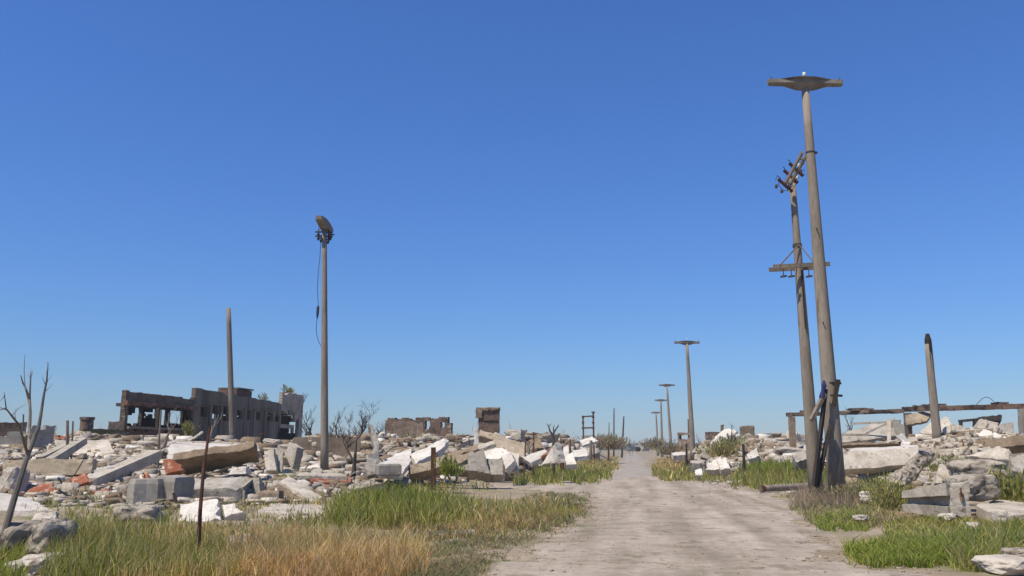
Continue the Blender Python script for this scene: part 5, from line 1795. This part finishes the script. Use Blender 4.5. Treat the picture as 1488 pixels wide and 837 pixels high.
for o, px, D, s, kd, cl in placed:
    ph, mx, mD = min((m for m in MARKS if m[0]), key=lambda m: abs(m[1] - px) / 1.0 + 260 * abs(math.log(m[2] / D)))
    if abs(mx - px) < 26:
        rel = 'in front of' if D < mD else 'behind'
    else:
        rel = 'left of' if px < mx else 'right of'
    key = (cl[1] + ' ' + kd[1], rel + ' ' + ph)
    byl.setdefault(key, []).append((px, o, kd, s))
ORD = ['leftmost', 'second from left', 'third from left', 'fourth from left', 'fifth from left', 'sixth from left', 'seventh from left', 'eighth from left']
for (what, where), L_ in byl.items():
    L_.sort(key=lambda q: q[0])
    for i, (px, o, kd, s) in enumerate(L_):
        lab = f'{what} {where}' if len(L_) == 1 else f'{what} {where}, {ORD[min(i, 7)]}'
        if len(lab.split()) < 4: lab = 'broken ' + lab
        tag(o, lab, kd[3], 'loose rubble left of the track' if px < 900 else 'loose rubble right of the track')


def debris(name, label, polys, m, smin, smax, kind='stuff'):
    Vs, Qs = [], []
    base = np.array([[x, y, z] for x in (-.5, .5) for y in (-.5, .5) for z in (-.5, .5)])
    fq = np.array([(0, 1, 3, 2), (4, 6, 7, 5), (0, 4, 5, 1), (2, 3, 7, 6), (0, 2, 6, 4), (1, 5, 7, 3)])
    off = 0
    for poly, n in polys:
        px = npr.uniform(min(p[0] for p in poly), max(p[0] for p in poly), n * 3)
        py = npr.uniform(min(p[1] for p in poly), max(p[1] for p in poly), n * 3)
        k = inpoly(px, py, poly)
        x, y, z, ok = gp_many(px[k][:n], py[k][:n])
        for i in range(len(x)):
            s = (smin + (smax - smin) * rnd.random() ** 2.2) * min(2.2, max(.5, y[i] / 40))
            v = base * (1 + npr.uniform(-.22, .22, (8, 3))) * np.array([s * 1.25, s * rnd.uniform(.35, 1), s * rnd.uniform(.1, .42)])
            a, t = rnd.uniform(0, 6.283), rnd.gauss(0, .75)
            Rm = np.array(Matrix.Rotation(a, 3, 'Z') @ Matrix.Rotation(t, 3, 'X'))
            Vs.append(v @ Rm.T + np.array([x[i], y[i], z[i] + s * .1]))
            Qs.append(fq + off)
            off += 8
    o = npmesh(name, np.concatenate(Vs), np.concatenate(Qs), m)
    return tag(o, label, 'debris', kind=kind)


LP = [(-10, 632), (180, 636), (430, 640), (560, 632), (690, 632), (780, 630), (862, 634), (872, 660), (800, 674), (760, 686), (716, 696), (640, 704), (560, 710), (480, 722), (400, 734), (250, 742), (150, 738), (-10, 735)]
LX = [(-600, 636), (-10, 634), (-10, 738), (-600, 740)]
RX = [(1495, 630), (2050, 632), (2050, 710), (1495, 705)]
RP = [(962, 632), (1010, 622), (1140, 616), (1260, 624), (1495, 622), (1495, 700), (1400, 700), (1340, 706), (1290, 706), (1230, 692), (1140, 682), (1060, 684), (1000, 674), (966, 662)]
debris('pale_debris', 'countless small pale concrete fragments strewn over the rubble fields', [(LP, 3000), (RP, 2600), (LX, 900), (RX, 700)], M['pale'], .1, .75)
debris('white_debris', 'countless small white plaster fragments strewn over the rubble fields', [(LP, 1100), (RP, 900), (LX, 350), (RX, 300)], M['white'], .1, .6)
debris('dark_debris', 'countless small dark stained fragments strewn over the rubble fields', [(LP, 2400), (RP, 2400), (LX, 600), (RX, 500)], M['brown'], .1, .7)
debris('brick_debris', 'countless small red brick bits strewn over the rubble fields', [(LP, 700), (RP, 800)], M['redbrick'], .07, .3)
debris('gravel', 'small stones and clods scattered over the dirt track', [([(700, 837), (840, 745), (860, 715), (1110, 715), (1190, 770), (1225, 800), (1390, 835)], 2600), ([(690, 790), (860, 735), (850, 750), (700, 820)], 250)], M['road'], .02, .12)
debris('dark_clods', 'small dark clods scattered over the dirt track', [([(700, 837), (840, 745), (860, 715), (1110, 715), (1190, 770), (1225, 800), (1390, 835)], 1100)], M['brown'], .03, .12)
debris('verge_stones', 'pale stones along the bank right of the track', [([(960, 692), (1110, 704), (1200, 712), (1180, 722), (1040, 706)], 160), ([(1190, 740), (1280, 740), (1488, 760), (1488, 780), (1200, 770)], 90)], M['pale'], .06, .3)
A_ = []
Vs, Qs, off = [], [], 0
sticks = MB()
for poly, n in ((LP, 240), (RP, 240)):
    px = npr.uniform(min(p[0] for p in poly), max(p[0] for p in poly), n * 3)
    py = npr.uniform(min(p[1] for p in poly), max(p[1] for p in poly), n * 3)
    k = inpoly(px, py, poly)
    x, y, z, ok = gp_many(px[k][:n], py[k][:n])
    for i in range(len(x)):
        if y[i] > 130: continue
        L = rnd.uniform(.3, 1.1) * min(2, max(.7, y[i] / 45))
        a = rnd.uniform(0, 6.283)
        e = rnd.uniform(.02, .9)
        p = Vector((x[i], y[i], z[i] - .05))
        sticks.bar(p, p + Vector((math.cos(a) * math.cos(e), math.sin(a) * math.cos(e), math.sin(e))) * L, .07, .06, .01)
tag(sticks.build('stick_debris', M['wood']), 'splinters of wood and bent iron poking out of the rubble fields', 'debris', kind='stuff')

bars = MB()
for poly, n in ((LP, 70), (RP, 60)):
    px = npr.uniform(min(p[0] for p in poly), max(p[0] for p in poly), n * 3)
    py = npr.uniform(min(p[1] for p in poly), max(p[1] for p in poly), n * 3)
    k = inpoly(px, py, poly)
    x, y, z, ok = gp_many(px[k][:n], py[k][:n])
    for i in range(len(x)):
        if y[i] > 90: continue
        a, L = rnd.uniform(0, 6.283), rnd.uniform(.4, 1.3)
        d = Vector((math.cos(a), math.sin(a), rnd.uniform(.5, 1.8))).normalized()
        p = Vector((x[i], y[i], z[i] - .1))
        pts = [p]
        for _ in range(4):
            d = (d + Vector((rnd.gauss(0, .25), rnd.gauss(0, .25), rnd.gauss(-.12, .2)))).normalized()
            pts.append(pts[-1] + d * L / 4)
        bars.tube(pts, max(.012, .0006 * y[i]), 5)
tag(bars.build('bent_iron', M['rust']), 'bent rusty reinforcing bars sticking out of the rubble fields', 'rebar', kind='stuff')

# ------------------------------------------------------------------ thin summer haze
hz = MB()
hz.box((0, 2320, 7.6), (8400, 5800, 19.2))
ho = hz.build('haze', bpy.data.materials.new('haze'))
tag(ho, kind='stuff')
hm = ho.data.materials[0]
hm.use_nodes = True
hm.node_tree.nodes.remove(hm.node_tree.nodes['Principled BSDF'])
pv = hm.node_tree.nodes.new('ShaderNodeVolumePrincipled')
pv.inputs['Color'].default_value = (.85, .92, 1, 1)
pv.inputs['Density'].default_value = .00038
hm.node_tree.links.new(pv.outputs[0], hm.node_tree.nodes['Material Output'].inputs['Volume'])
